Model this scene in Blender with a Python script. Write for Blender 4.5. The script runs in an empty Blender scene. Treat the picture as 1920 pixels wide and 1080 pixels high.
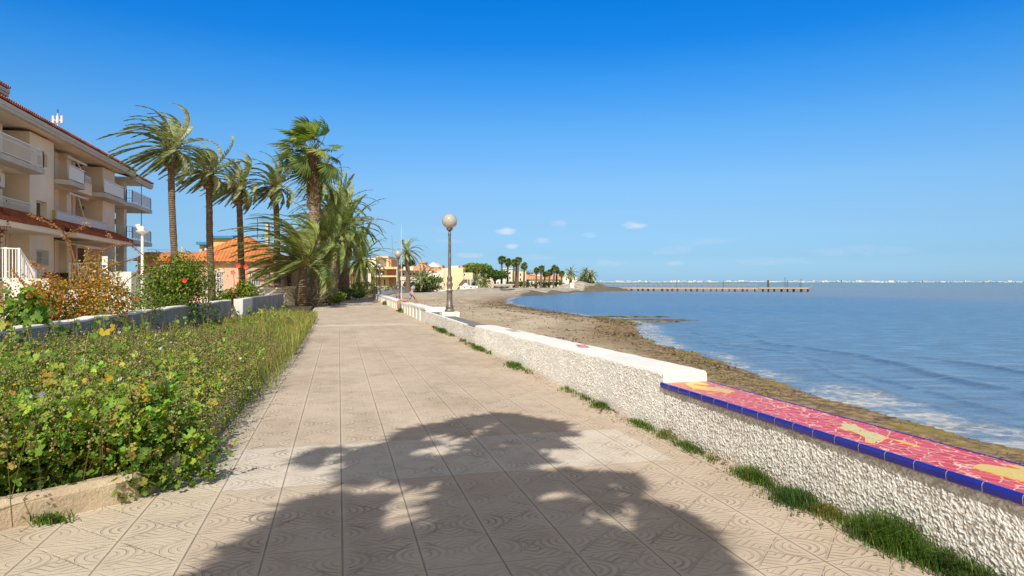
import bpy, math, random
import numpy as np
from mathutils import Vector, Matrix, noise as mnoise

# ------------------------------------------------------------------ basics
S = bpy.context.scene
COL = S.collection
rnd = random.Random(7)
RNG = np.random.default_rng(11)
TH = math.radians(14.25)          # camera turned right of the promenade (+Y)
CT, ST = math.cos(TH), math.sin(TH)
CAMH, F = 1.43, 1280.0            # eye height, focal length in photo pixels
HX, HY = 960.0, 530.0

def at(px, depth, py=None, z=0.0):
    """world point seen at photo column px, at a given depth"""
    r = (px - HX) / F * depth
    zz = z if py is None else CAMH - (py - HY) / F * depth
    return (r * CT + depth * ST, depth * CT - r * ST, zz)

def on(px, py, z=0.0):
    """point of the horizontal plane z seen at a photo position"""
    d = (CAMH - z) * F / (py - HY)
    return at(px, d, z=z)

def rotz(a):
    c, s = math.cos(a), math.sin(a)
    return np.array([[c, -s, 0], [s, c, 0], [0, 0, 1.0]])

def vnoise(x, y, seed=0):
    xi = np.floor(x).astype(np.int64); yi = np.floor(y).astype(np.int64)
    xf = x - xi; yf = y - yi
    def h(a, b):
        n = (a * 374761393 + b * 668265263 + seed * 974711) & 0x7fffffff
        n = ((n ^ (n >> 13)) * 1274126177) & 0x7fffffff
        n = n ^ (n >> 16)
        return (n & 0xffff) / 65535.0
    u = xf * xf * (3 - 2 * xf); v = yf * yf * (3 - 2 * yf)
    a = h(xi, yi) * (1 - u) + h(xi + 1, yi) * u
    b = h(xi, yi + 1) * (1 - u) + h(xi + 1, yi + 1) * u
    return a * (1 - v) + b * v

def fbm(x, y, o=4, seed=0):
    t = 0; a = .5
    for i in range(o):
        t = t + a * vnoise(x * 2 ** i, y * 2 ** i, seed + i); a *= .5
    return t

# ------------------------------------------------------------------ mesh builder
class MB:
    def __init__(s):
        s.V = []; s.Fc = []; s.C = []; s.n = 0
    def add(s, v, faces, col=None):
        v = np.asarray(v, float).reshape(-1, 3)
        s.V.append(v)
        s.C.append(np.tile(np.asarray(col if col is not None else (1, 1, 1), float)[:3], (len(v), 1)) if (col is None or np.ndim(col) == 1) else np.asarray(col, float))
        byk = {}
        for f in faces: byk.setdefault(len(f), []).append(f)
        for k, fs in byk.items(): s.Fc.append(np.asarray(fs, np.int64) + s.n)
        s.n += len(v); return s
    def inst(s, tv, tf, R, L, cols, scale=None):
        """many copies of a small template: R (k,3,3), L (k,3), cols (k,3)"""
        tv = np.asarray(tv, float); k = len(L); m = len(tv)
        if k == 0: return s
        v = np.einsum('kij,mj->kmi', R, tv)
        if scale is not None: v = v * np.asarray(scale).reshape(k, 1, 1)
        v = v + np.asarray(L)[:, None, :]
        s.V.append(v.reshape(-1, 3)); s.C.append(np.repeat(np.asarray(cols, float), m, 0))
        byk = {}
        for f in tf: byk.setdefault(len(f), []).append(f)
        off = (np.arange(k) * m)[:, None, None] + s.n
        for kk, fs in byk.items():
            s.Fc.append((np.asarray(fs)[None] + off).reshape(-1, kk))
        s.n += k * m; return s
    def box(s, x0, x1, y0, y1, z0, z1, col=None):
        v = [(x0,y0,z0),(x1,y0,z0),(x1,y1,z0),(x0,y1,z0),(x0,y0,z1),(x1,y0,z1),(x1,y1,z1),(x0,y1,z1)]
        return s.add(v, [(0,3,2,1),(4,5,6,7),(0,1,5,4),(1,2,6,5),(2,3,7,6),(3,0,4,7)], col)
    def bar(s, a, b, w, h=None, col=None):
        a = Vector(a); b = Vector(b); d = (b - a)
        if d.length < 1e-6: return s
        d.normalize(); up = Vector((0, 0, 1)) if abs(d.z) < .95 else Vector((0, 1, 0))
        x = d.cross(up).normalized() * (w / 2); y = x.cross(d).normalized() * ((h or w) / 2)
        v = [a-x-y, a+x-y, a+x+y, a-x+y, b-x-y, b+x-y, b+x+y, b-x+y]
        return s.add([tuple(p) for p in v], [(0,1,2,3),(7,6,5,4),(0,4,5,1),(1,5,6,2),(2,6,7,3),(3,7,4,0)], col)
    def tube(s, pts, rads, n=8, col=None, cap=True):
        pts = [Vector(p) for p in pts]; k = len(pts)
        rads = rads if hasattr(rads, '__len__') else [rads] * k
        V = []; 
        for i, p in enumerate(pts):
            d = (pts[min(i+1, k-1)] - pts[max(i-1, 0)]).normalized()
            up = Vector((0, 1, 0)) if abs(d.z) > .9 else Vector((0, 0, 1))
            x = d.cross(up).normalized(); y = x.cross(d).normalized()
            for j in range(n):
                a = 2 * math.pi * j / n
                V.append(tuple(p + (x * math.cos(a) + y * math.sin(a)) * rads[i]))
        fs = [(i*n+j, i*n+(j+1) % n, (i+1)*n+(j+1) % n, (i+1)*n+j) for i in range(k-1) for j in range(n)]
        if cap: fs += [tuple(reversed(range(n))), tuple(range((k-1)*n, k*n))]
        return s.add(V, fs, col)
    def lathe(s, prof, n=20, c=(0, 0, 0), col=None):
        return s.tube2([(c[0], c[1], c[2] + z) for r, z in prof], [max(r, 1e-4) for r, z in prof], n, col)
    def tube2(s, pts, rads, n, col=None):
        V = []; k = len(pts)
        for p, r in zip(pts, rads):
            for j in range(n):
                a = 2 * math.pi * j / n
                V.append((p[0] + r * math.cos(a), p[1] + r * math.sin(a), p[2]))
        fs = [(i*n+j, i*n+(j+1) % n, (i+1)*n+(j+1) % n, (i+1)*n+j) for i in range(k-1) for j in range(n)]
        fs += [tuple(reversed(range(n))), tuple(range((k-1)*n, k*n))]
        return s.add(V, fs, col)
    def prism(s, poly, z0, z1, col=None):
        n = len(poly)
        v = [(p[0], p[1], z0) for p in poly] + [(p[0], p[1], z1) for p in poly]
        fs = [tuple(reversed(range(n))), tuple(range(n, 2*n))] + [(i, (i+1) % n, n+(i+1) % n, n+i) for i in range(n)]
        return s.add(v, fs, col)
    def grid(s, P, col=None):
        """P (a,b,3)"""
        a, b = P.shape[:2]
        i = np.arange(a-1)[:, None] * b + np.arange(b-1)[None]
        q = np.stack([i, i+1, i+b+1, i+b], -1).reshape(-1, 4)
        s.V.append(P.reshape(-1, 3)); s.Fc.append(q + s.n)
        s.C.append(np.ones((a*b, 3)) if col is None else np.asarray(col).reshape(-1, 3))
        s.n += a*b; return s
    def mesh(s, name, mat, smooth=False):
        me = bpy.data.meshes.new(name)
        V = np.concatenate(s.V); nv = len(V)
        me.vertices.add(nv); me.vertices.foreach_set('co', V.astype(np.float32).ravel())
        tot = sum(len(f) for f in s.Fc)
        li = np.concatenate([f.ravel() for f in s.Fc]); lt = np.concatenate([np.full(len(f), f.shape[1]) for f in s.Fc])
        ls = np.concatenate([[0], np.cumsum(lt)[:-1]])
        me.loops.add(len(li)); me.loops.foreach_set('vertex_index', li.astype(np.int32))
        me.polygons.add(tot); me.polygons.foreach_set('loop_start', ls.astype(np.int32))
        try: me.polygons.foreach_set('loop_total', lt.astype(np.int32))
        except Exception: pass
        me.polygons.foreach_set('use_smooth', np.full(tot, smooth))
        me.update(calc_edges=True); me.validate()
        C = np.concatenate(s.C)
        if len(me.vertices) == nv:
            at_ = me.color_attributes.new('Col', 'FLOAT_COLOR', 'POINT')
            at_.data.foreach_set('color', np.concatenate([C, np.ones((nv, 1))], 1).astype(np.float32).ravel())
        if mat: me.materials.append(mat)
        return me
    def build(s, name, mat, parent=None, smooth=False, label=None):
        o = bpy.data.objects.new(name, s.mesh(name, mat, smooth)); COL.objects.link(o)
        if parent is not None: o.parent = parent
        if label: o['label'] = label
        return o

def tag(o, label=None, cat=None, group=None, kind=None):
    if label: o['label'] = label
    if cat: o['category'] = cat
    if group: o['group'] = group
    if kind: o['kind'] = kind
    return o

def thing(name, label, cat, loc=(0, 0, 0), rz=0.0, group=None):
    o = bpy.data.objects.new(name, None); COL.objects.link(o)
    o.location = loc; o.rotation_euler = (0, 0, rz); o.empty_display_size = .2
    return tag(o, label, cat, group)

def copy_tree(o, parent=None):
    c = o.copy(); COL.objects.link(c)
    if parent is not None: c.parent = parent
    for ch in list(o.children): copy_tree(ch, c)
    return c

# ------------------------------------------------------------------ materials
class NT:
    def __init__(s, name):
        s.m = bpy.data.materials.new(name); s.m.use_nodes = True
        s.t = s.m.node_tree; s.t.nodes.clear()
        s.out = s.t.nodes.new('ShaderNodeOutputMaterial')
    def n(s, typ, ins=None, **kw):
        nd = s.t.nodes.new('ShaderNode' + typ)
        for k, v in kw.items(): setattr(nd, k, v)
        for k, v in (ins or {}).items(): s.set(nd, k, v)
        return nd
    def set(s, nd, k, v):
        sk = nd.inputs[k]
        if isinstance(v, bpy.types.NodeSocket): s.t.links.new(v, sk)
        elif isinstance(v, (tuple, list)) and len(v) == 3 and sk.type == 'RGBA': sk.default_value = (*v, 1)
        else: sk.default_value = v
    def math(s, op, a, b=None, c=None, clamp=False):
        nd = s.t.nodes.new('ShaderNodeMath'); nd.operation = op; nd.use_clamp = clamp
        for i, x in enumerate((a, b, c)):
            if x is not None: s.set(nd, i, x)
        return nd.outputs[0]
    def mix(s, f, a, b, blend='MIX'):
        nd = s.t.nodes.new('ShaderNodeMix'); nd.data_type = 'RGBA'; nd.blend_type = blend
        s.set(nd, 0, f); s.set(nd, 6, a); s.set(nd, 7, b)
        return nd.outputs[2]
    def coord(s): return s.n('NewGeometry').outputs['Position']
    def obj(s): return s.n('TexCoord').outputs['Object']
    def mapping(s, vec, scale=(1, 1, 1), rot=(0, 0, 0), loc=(0, 0, 0)):
        return s.n('Mapping', {'Vector': vec, 'Scale': scale, 'Rotation': rot, 'Location': loc}).outputs[0]
    def noise(s, vec, scale, detail=4, rough=.55, out='Fac'):
        return s.n('TexNoise', {'Vector': vec, 'Scale': scale, 'Detail': detail, 'Roughness': rough}).outputs[out]
    def ramp(s, f, stops):
        nd = s.t.nodes.new('ShaderNodeValToRGB'); s.set(nd, 0, f)
        e = nd.color_ramp.elements
        while len(e) > 1: e.remove(e[0])
        e[0].position = stops[0][0]; c = stops[0][1]; e[0].color = (*c, 1) if hasattr(c, '__len__') else (c, c, c, 1)
        for p, c in stops[1:]:
            x = e.new(p); x.color = (*c, 1) if hasattr(c, '__len__') else (c, c, c, 1)
        return nd.outputs[0]
    def bump(s, h, dist=.01, strength=1.0, normal=None):
        ins = {'Height': h, 'Distance': dist, 'Strength': strength}
        if normal is not None: ins['Normal'] = normal
        return s.n('Bump', ins).outputs[0]
    def prin(s, base, rough=.8, normal=None, spec=.3, **kw):
        ins = {'Base Color': base, 'Roughness': rough, 'Specular IOR Level': spec}
        if normal is not None: ins['Normal'] = normal
        for k, v in kw.items(): ins[k.replace('_', ' ')] = v
        return s.n('BsdfPrincipled', ins).outputs[0]
    def done(s, sh):
        s.t.links.new(sh, s.out.inputs[0]); return s.m

def sc(c, k): return tuple(min(1, x * k) for x in c)

def plaster(name, c, var=.18, scale=1.5, bump=.004, bscale=60, rough=.9, streak=.25):
    t = NT(name); p = t.coord()
    n1 = t.noise(p, scale, 5); n2 = t.noise(t.mapping(p, (3, 3, .35)), 1.2, 4)
    col = t.mix(t.ramp(n1, [(.3, 0), (.7, 1)]), sc(c, 1 - var), sc(c, 1 + var * .5))
    col = t.mix(t.math('MULTIPLY', t.ramp(n2, [(.52, 0), (.75, 1)]), streak), col, sc(c, .55))
    nb = t.noise(p, bscale, 3)
    return t.done(t.prin(col, rough, t.bump(nb, bump), .2))

def simple(name, c, rough=.6, metal=0.0, var=.12, scale=8, spec=.4, bump=.0015):
    t = NT(name); p = t.coord(); n = t.noise(p, scale, 4)
    col = t.mix(n, sc(c, 1 - var), sc(c, 1 + var))
    return t.done(t.prin(col, rough, t.bump(t.noise(p, scale * 6, 3), bump), spec, Metallic=metal))

def vleaf(name, rough=.55, trans=.35, var=.25, scale=3.0):
    t = NT(name); a = t.n('Attribute', attribute_name='Col').outputs['Color']
    n = t.noise(t.coord(), scale, 3)
    col = t.mix(t.ramp(n, [(.3, 0), (.7, 1)]), t.mix(1.0, a, (1-var,)*3, 'MULTIPLY'), t.mix(1.0, a, (1+var,)*3, 'MULTIPLY'))
    d = t.prin(col, rough, None, .3)
    tr = t.n('BsdfTranslucent', {'Color': t.mix(1.0, col, (1.1, 1.2, .5), 'MULTIPLY')}).outputs[0]
    ms = t.n('MixShader', {0: trans, 1: d, 2: tr}).outputs[0]
    return t.done(ms)

def vcol(name, rough=.8, var=.15, scale=10, spec=.2, bump=.003):
    t = NT(name); a = t.n('Attribute', attribute_name='Col').outputs['Color']
    p = t.coord(); n = t.noise(p, scale, 4)
    col = t.mix(n, t.mix(1.0, a, (1-var,)*3, 'MULTIPLY'), t.mix(1.0, a, (1+var,)*3, 'MULTIPLY'))
    return t.done(t.prin(col, rough, t.bump(t.noise(p, scale*5, 3), bump), spec))

def roof_tile(name, c, axis='X', pitch=.22):
    """rounded clay tiles running down the slope, object space"""
    t = NT(name); p = t.obj(); sp = t.n('SeparateXYZ', {0: p}); u = sp.outputs[axis]
    w = t.math('ABSOLUTE', t.math('SINE', t.math('MULTIPLY', u, math.pi / pitch)))
    v = t.math('FRACT', t.math('MULTIPLY', sp.outputs['Y' if axis == 'X' else 'X'], 1 / .38))
    n = t.noise(p, 1.3, 5); n2 = t.noise(p, 9, 3)
    col = t.mix(t.ramp(n, [(.35, 0), (.65, 1)]), sc(c, .75), sc(c, 1.15))
    col = t.mix(t.math('MULTIPLY', t.ramp(n2, [(.55, 0), (.7, 1)]), .5), col, sc(c, .5))
    col = t.mix(t.math('MULTIPLY', t.ramp(w, [(0, 1), (.35, 0)]), .6), col, sc(c, .35))
    h = t.math('ADD', w, t.math('MULTIPLY', v, .3))
    return t.done(t.prin(col, .85, t.bump(h, .05), .2))

M = {}
M['white_paint'] = plaster('white_paint', (.80, .79, .76), .06, 1.2, .004, 40, .85, .18)
M['white_metal'] = simple('white_metal', (.80, .80, .80), .45, var=.04)
M['white_wall'] = plaster('white_wall', (.78, .76, .72), .08, .8, .005, 25, .9, .3)
M['beige'] = plaster('beige', (.92, .79, .64), .07, .6, .003, 30, .9, .14)
M['beige_dark'] = plaster('beige_dark', (.56, .46, .35), .1, .6, .003, 30, .9, .2)
M['slab_grey'] = plaster('slab_grey', (.58, .55, .50), .1, .8, .003, 30, .9, .3)
M['pink'] = plaster('pink', (.66, .46, .34), .08, .7, .003, 30, .9, .25)
M['cream'] = plaster('cream', (.72, .60, .40), .08, .5, .003, 20, .9, .2)
M['salmon'] = plaster('salmon', (.62, .34, .21), .1, .5, .003, 20, .9, .2)
M['brown'] = simple('brown_shutter', (.16, .085, .05), .6)
M['glass'] = simple('dark_glass', (.025, .03, .035), .08, spec=.6, var=.3, scale=1)
M['tile_red'] = roof_tile('tile_red', (.42, .13, .07), 'Y')
M['tile_orange'] = roof_tile('tile_orange', (.66, .235, .085), 'X')
M['tile_orange_y'] = roof_tile('tile_orange_y', (.66, .235, .085), 'Y')
M['tile_far'] = roof_tile('tile_far', (.64, .33, .19), 'X', .5)
M['iron'] = simple('grey_iron', (.16, .14, .125), .5, .3, .25, 14)
M['plastic_grey'] = simple('plastic_grey', (.10, .13, .14), .5)
M['leaf'] = vleaf('leaf_blades')
M['frond'] = vleaf('palm_fronds', .5, .25, .3, 1.2)
M['twig'] = vcol('dry_twig', .85)
M['bark'] = None
SKY_SAT = 1.0; SKY_STR = .15; SUN_E = 4.6
CLOUD_COL = (6.0, 5.9, 6.1, 1)
SKY_GRAD = [(0.0, (0.235, 0.405, 0.715, 1)), (0.02, (0.207, 0.358, 0.602, 1)), (0.04, (0.198, 0.32, 0.518, 1)), (0.086, (0.235, 0.339, 0.471, 1)), (0.14, (0.264, 0.391, 0.513, 1)), (0.213, (0.198, 0.414, 0.588, 1)), (0.285, (0.089, 0.386, 0.659, 1)), (0.33, (0.028, 0.339, 0.682, 1)), (0.39, (0.009, 0.335, 0.72, 1)), (0.7, (0.024, 0.329, 0.706, 1))]
SKY_WARM = (.88, .58, .31, 1)
# ------------------------------------------------------------------ world, sun, camera
SUN_AZ = math.radians(21)         # shadows run this far right of +Y
SUN_EL = math.radians(44)
to_sun = Vector((-math.sin(SUN_AZ) * math.cos(SUN_EL), -math.cos(SUN_AZ) * math.cos(SUN_EL), math.sin(SUN_EL)))
w = bpy.data.worlds.new('World'); S.world = w; w.use_nodes = True
nt = w.node_tree; nt.nodes.clear()
def wn(t, **kw):
    n = nt.nodes.new('ShaderNode' + t)
    for k, v in kw.items(): setattr(n, k, v)
    return n
sky = wn('TexSky', sky_type='NISHITA'); sky.sun_disc = False
sky.sun_elevation = SUN_EL
sky.sun_rotation = math.atan2(to_sun.x, to_sun.y)
sky.altitude = 0; sky.air_density = 1.0; sky.dust_density = .6; sky.ozone_density = 2.2
hs = wn('HueSaturation'); hs.inputs['Saturation'].default_value = SKY_SAT; hs.inputs['Value'].default_value = 1.7
hs.inputs['Hue'].default_value = .497
nt.links.new(sky.outputs[0], hs.inputs['Color'])
tc = wn('TexCoord')
def wmath(op, a, b=None, clamp=False):
    n = wn('Math', operation=op, use_clamp=clamp)
    for i, x in enumerate((a, b)):
        if x is None: continue
        if isinstance(x, bpy.types.NodeSocket): nt.links.new(x, n.inputs[i])
        else: n.inputs[i].default_value = x
    return n.outputs[0]
sep = wn('SeparateXYZ'); nt.links.new(tc.outputs['Generated'], sep.inputs[0])
# deep blue away from the sun; warm tint toward it added to fill shadows
vm = wn('VectorMath', operation='DOT_PRODUCT'); nt.links.new(tc.outputs['Generated'], vm.inputs[0]); vm.inputs[1].default_value = to_sun
def wramp(x, stops):
    r_ = wn('ValToRGB'); nt.links.new(x, r_.inputs[0]); e_ = r_.color_ramp.elements
    e_[0].position, e_[0].color = stops[0]; e_[1].position, e_[1].color = stops[1]
    for p_, c_ in stops[2:]:
        k_ = e_.new(p_); k_.color = c_
    return r_.outputs[0]
grad = wramp(sep.outputs['Z'], SKY_GRAD)
warm = wramp(wmath('ADD', wmath('MULTIPLY', vm.outputs['Value'], .5), .5), [(.40, (0, 0, 0, 1)), (.78, (1, 1, 1, 1))])
mg = wn('Mix', data_type='RGBA'); nt.links.new(warm, mg.inputs[0]); nt.links.new(grad, mg.inputs[6]); mg.inputs[7].default_value = SKY_WARM
mul = wn('Mix', data_type='RGBA', blend_type='MULTIPLY'); mul.inputs[0].default_value = 1.0
nt.links.new(hs.outputs[0], mul.inputs[6]); nt.links.new(mg.outputs[2], mul.inputs[7])
# a few small fair-weather clouds low over the bay
cl = None
nz = wn('TexNoise'); nz.inputs['Scale'].default_value = 42; nz.inputs['Detail'].default_value = 6
mp = wn('Mapping'); mp.inputs['Scale'].default_value = (1, 1, 3.0)
nt.links.new(tc.outputs['Generated'], mp.inputs[0]); nt.links.new(mp.outputs[0], nz.inputs['Vector'])
for px, py, wx, wy, a in [(949,434,19,7,.62),(1049,420,17,7,.3),(1190,422,20,7,.55),(1017,452,21,6,.45),(962,461,14,5,.55),
                          (1105,441,16,6,.3),(880,479,30,6,.4),(845,452,30,5,.15),(1260,470,45,9,.18),(1330,452,60,7,.12),(1140,494,30,7,.22),
                          (1265,494,20,5,.25),(1000,482,50,6,.15),(830,430,30,6,.1),(1450,490,60,8,.15),(700,470,40,7,.15),(1600,470,80,9,.12)]:
    d = Vector(at(px, 1000, py)) - Vector((0, 0, CAMH)); d.normalize()
    right = Vector((CT, -ST, 0)); 
    vd = wn('VectorMath', operation='SUBTRACT'); nt.links.new(tc.outputs['Generated'], vd.inputs[0]); vd.inputs[1].default_value = d
    dr = wn('VectorMath', operation='DOT_PRODUCT'); nt.links.new(vd.outputs[0], dr.inputs[0]); dr.inputs[1].default_value = right
    sz = wn('SeparateXYZ'); nt.links.new(vd.outputs[0], sz.inputs[0])
    e1 = wmath('POWER', wmath('MULTIPLY', dr.outputs['Value'], F / wx), 2.0)
    ex = wmath('MULTIPLY', sz.outputs['Z'], F / wy); e2 = wmath('MULTIPLY', ex, ex)
    g = wmath('SUBTRACT', 1.25, wmath('ADD', e1, e2))
    g = wmath('ADD', g, wmath('MULTIPLY', wmath('SUBTRACT', nz.outputs['Fac'], .55), 3.4))
    g = wmath('MULTIPLY', wmath('MULTIPLY', g, .7, True), a*.85)
    cl = g if cl is None else wmath('MAXIMUM', cl, g)
cm = wn('Mix', data_type='RGBA'); nt.links.new(cl, cm.inputs[0]); nt.links.new(mul.outputs[2], cm.inputs[6])
cm.inputs[7].default_value = CLOUD_COL
bg = wn('Background'); bg.inputs[1].default_value = SKY_STR
wo = wn('OutputWorld'); nt.links.new(cm.outputs[2], bg.inputs[0]); nt.links.new(bg.outputs[0], wo.inputs[0])

sl = bpy.data.lights.new('sun', 'SUN'); sl.energy = SUN_E; sl.angle = math.radians(.53); sl.color = (1, .95, .86)
so = bpy.data.objects.new('sun', sl); COL.objects.link(so); so.location = (-10, -20, 20)
so.rotation_euler = (-to_sun).to_track_quat('-Z', 'Y').to_euler()
cd = bpy.data.cameras.new('camera'); cam = bpy.data.objects.new('camera', cd); COL.objects.link(cam); S.camera = cam
cam.location = (0, 0, CAMH); cam.rotation_euler = (math.radians(90), 0, -TH)
cd.sensor_width = 36; cd.lens = 24; cd.shift_y = -10 / 1920; cd.clip_start = .05; cd.clip_end = 20000
S.view_settings.view_transform = 'Standard'; S.view_settings.look = 'None'; S.view_settings.exposure = 0; S.view_settings.gamma = 1
S.cycles.max_bounces = 6; S.cycles.transparent_max_bounces = 6; S.cycles.use_denoising = True

# ------------------------------------------------------------------ terrain lines
WALLX = 3.0
ZW = -.60                           # water level
WP = [(3.25,-60),(3.25,60),(3.65,70),(5.0,85),(7.7,105),(12.2,120),(25,140),(38,150),(68,161),(86,205),(70,420)]
shore_px = [(1920,846),(1850,832),(1760,806),(1660,778),(1560,752),(1490,728),(1400,693),(1330,672),(1270,655),(1215,638),(1188,622),
            (1200,609),(1165,599),(1110,594),(1050,585),(1000,579),(962,572),(945,566.5),(952,560),(975,555),(1005,551),(1050,548.8),(1100,546.8),(1150,545.6),(1176,544.8)]
SH = [(7.6,-70),(7.4,-8),(7.6,2)] + [on(x, y, ZW)[:2] for x, y in shore_px] + [(95,215),(80,440)]
def seg_dist(X, Y, poly):
    best = np.full(X.shape, 1e9)
    for (x0, y0), (x1, y1) in zip(poly[:-1], poly[1:]):
        dx, dy = x1-x0, y1-y0; L = dx*dx+dy*dy
        t = np.clip(((X-x0)*dx+(Y-y0)*dy)/L, 0, 1)
        best = np.minimum(best, np.hypot(X-x0-t*dx, Y-y0-t*dy))
    return best
def inside(X, Y, poly):
    r = np.zeros(X.shape, bool); n = len(poly)
    for i in range(n):
        x0, y0 = poly[i]; x1, y1 = poly[(i+1) % n]
        if y0 == y1: continue
        c = ((y0 > Y) != (y1 > Y)) & (X < (x1-x0)*(Y-y0)/(y1-y0)+x0); r ^= c
    return r
LANDP = WP + [(-900,420),(-900,-60)]
BEACHP = SH + [(-900,440),(-900,-70)]
def sstep(a, b, x):
    t = np.clip((x-a)/(b-a), 0, 1); return t*t*(3-2*t)

# land: one broad sheet left of the sea wall
t = NT('dry_ground'); p = t.coord()
colr = t.ramp(t.noise(p, .35, 6), [(.35, (.26,.22,.15)), (.55, (.22,.21,.10)), (.7, (.33,.28,.2))])
M['ground'] = t.done(t.prin(colr, .95, t.bump(t.noise(p, 12, 4), .03), .1))
mb = MB(); mb.prism(LANDP, -.7, -.03)
tag(mb.build('ground', M['ground']), 'dry ground and soil behind the promenade', kind='structure')

# beach (fan-shaped grid so that detail is finest close by)
az = np.radians(np.concatenate([np.linspace(-2, 95, 330), np.linspace(97, 165, 24)]))
rr = np.exp(np.linspace(math.log(2.9), math.log(330), 330))
A, R_ = np.meshgrid(az, rr, indexing='ij')
X = R_*np.sin(A); Y = R_*np.cos(A)
sd = seg_dist(X, Y, SH); ins = inside(X, Y, BEACHP); sdl = np.where(ins, sd, -sd)
nz1 = fbm(X*.5, Y*.5, 5, 3) - .47; nz2 = fbm(X*2.2, Y*2.2, 4, 9) - .47
wob = (fbm(X*.9+5, Y*.9, 4, 21)-.47)*1.1*np.clip(R_/25, .35, 1.6)
sw = sdl + wob
z = ZW + np.where(sw > 0, .02+.27*sstep(0, 7, sw), .09*np.maximum(sw, -9))
z += np.where(ins, nz1*.12*sstep(0, 3, sdl) + nz2*.06*sstep(-.3, 1, sdl), 0)
# heaps of dry seaweed and sand along the far shore
mound = np.zeros(X.shape)
for px, dd, h, rx, ry in [(880,104,.5,7,4),(915,108,.8,9,5),(955,115,.95,10,5),(1000,134,.75,10,4),(1035,147,.55,9,4),(1056,153,.55,6,4),(1083,157,2.2,5,4),(1106,160,1.75,7,4),(1135,163,1.0,9,4),(1160,166,.5,7,3)]:
    cx, cy, _ = at(px, dd)
    u = ((X-cx)*CT-(Y-cy)*ST)/rx; v = ((X-cx)*ST+(Y-cy)*CT)/ry
    mound = np.maximum(mound, np.exp(-(u*u+v*v)*1.2)*h*(.75+1.0*(fbm(X*.35, Y*.35, 5, 5)-.2)))
z += mound
weed = fbm(X*1.3, Y*1.3, 5, 33); 
C = np.stack([np.clip(sw/10, 0, 1), np.clip(weed, 0, 1), np.clip(-sw/10, 0, 1)], -1)
t = NT('beach_sand'); a = t.n('Attribute', attribute_name='Col'); s_ = t.n('SeparateColor', {0: a.outputs['Color']})
p = t.coord(); n1 = t.noise(p, 1.1, 7, .65); n2 = t.noise(t.mapping(p, (.55, .2, 1), (0, 0, -.25)), 1.0, 6, .6); n3 = t.noise(p, 22, 4, .7); n5 = t.noise(p, 5, 5, .7)
dry = t.mix(t.ramp(n2, [(.38, 0), (.62, 1)]), (.42, .335, .225), (.58, .485, .355))
dry = t.mix(t.math('MULTIPLY', t.ramp(n3, [(.5, 0), (.62, 1)]), .45), dry, (.27, .20, .13))
dk = t.mix(t.ramp(n5, [(.42, 0), (.62, 1)]), (.12, .085, .05), (.40, .275, .14))
edge = t.math('ADD', s_.outputs['Red'], t.math('MULTIPLY', t.math('SUBTRACT', n1, .5), .42))
f1 = t.ramp(edge, [(.0, 1), (.12, .85), (.24, .3), (.36, 0)])
col = t.mix(f1, dry, dk)
band = t.ramp(t.math('ADD', edge, t.math('MULTIPLY', n5, .12)), [(.30, 0), (.36, .75), (.42, 0), (.56, 0), (.62, .5), (.7, 0)])
col = t.mix(t.math('MULTIPLY', band, t.ramp(n2, [(.4, 0), (.6, 1)])), col, (.20, .16, .11))
alg = t.math('MULTIPLY', t.ramp(s_.outputs['Green'], [(.5, 0), (.6, 1)]), t.ramp(s_.outputs['Red'], [(.02, 1), (.18, 0)]))
col = t.mix(t.math('MULTIPLY', alg, .6), col, (.30, .24, .06))
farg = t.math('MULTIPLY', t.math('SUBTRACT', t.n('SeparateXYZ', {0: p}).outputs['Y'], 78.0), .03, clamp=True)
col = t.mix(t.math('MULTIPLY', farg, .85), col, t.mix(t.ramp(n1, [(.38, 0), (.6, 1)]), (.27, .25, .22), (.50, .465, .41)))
col = t.mix(t.ramp(s_.outputs['Blue'], [(0, 0), (.04, .8)]), col, (.10, .085, .06))
h = t.math('ADD', t.math('MULTIPLY', n1, .6), t.math('ADD', t.math('MULTIPLY', n5, .35), t.math('MULTIPLY', n3, .18)))
M['sand'] = t.done(t.prin(col, .92, t.bump(h, .14), .15))
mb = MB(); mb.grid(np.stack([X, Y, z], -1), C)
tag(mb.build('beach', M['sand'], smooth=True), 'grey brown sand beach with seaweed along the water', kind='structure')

# torn seaweed strewn over the sand, thickest along the water
rs = np.random.default_rng(404)
wgt = (np.exp(-((sw-.7)/.8)**2)+.5*np.exp(-((sw-3.2)/.7)**2)+.10)*(ins & (sw > .05))*(R_ < 70)*(R_ > 5)*np.clip(fbm(X*.8, Y*.8, 3, 71)-.3, 0, 1)*R_**1.3
wgt = wgt.ravel()/wgt.sum(); ii = rs.choice(wgt.size, 9000, p=wgt)
SWX, SWY, SWZ, SWR = X.ravel()[ii], Y.ravel()[ii], z.ravel()[ii], R_.ravel()[ii]
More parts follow.
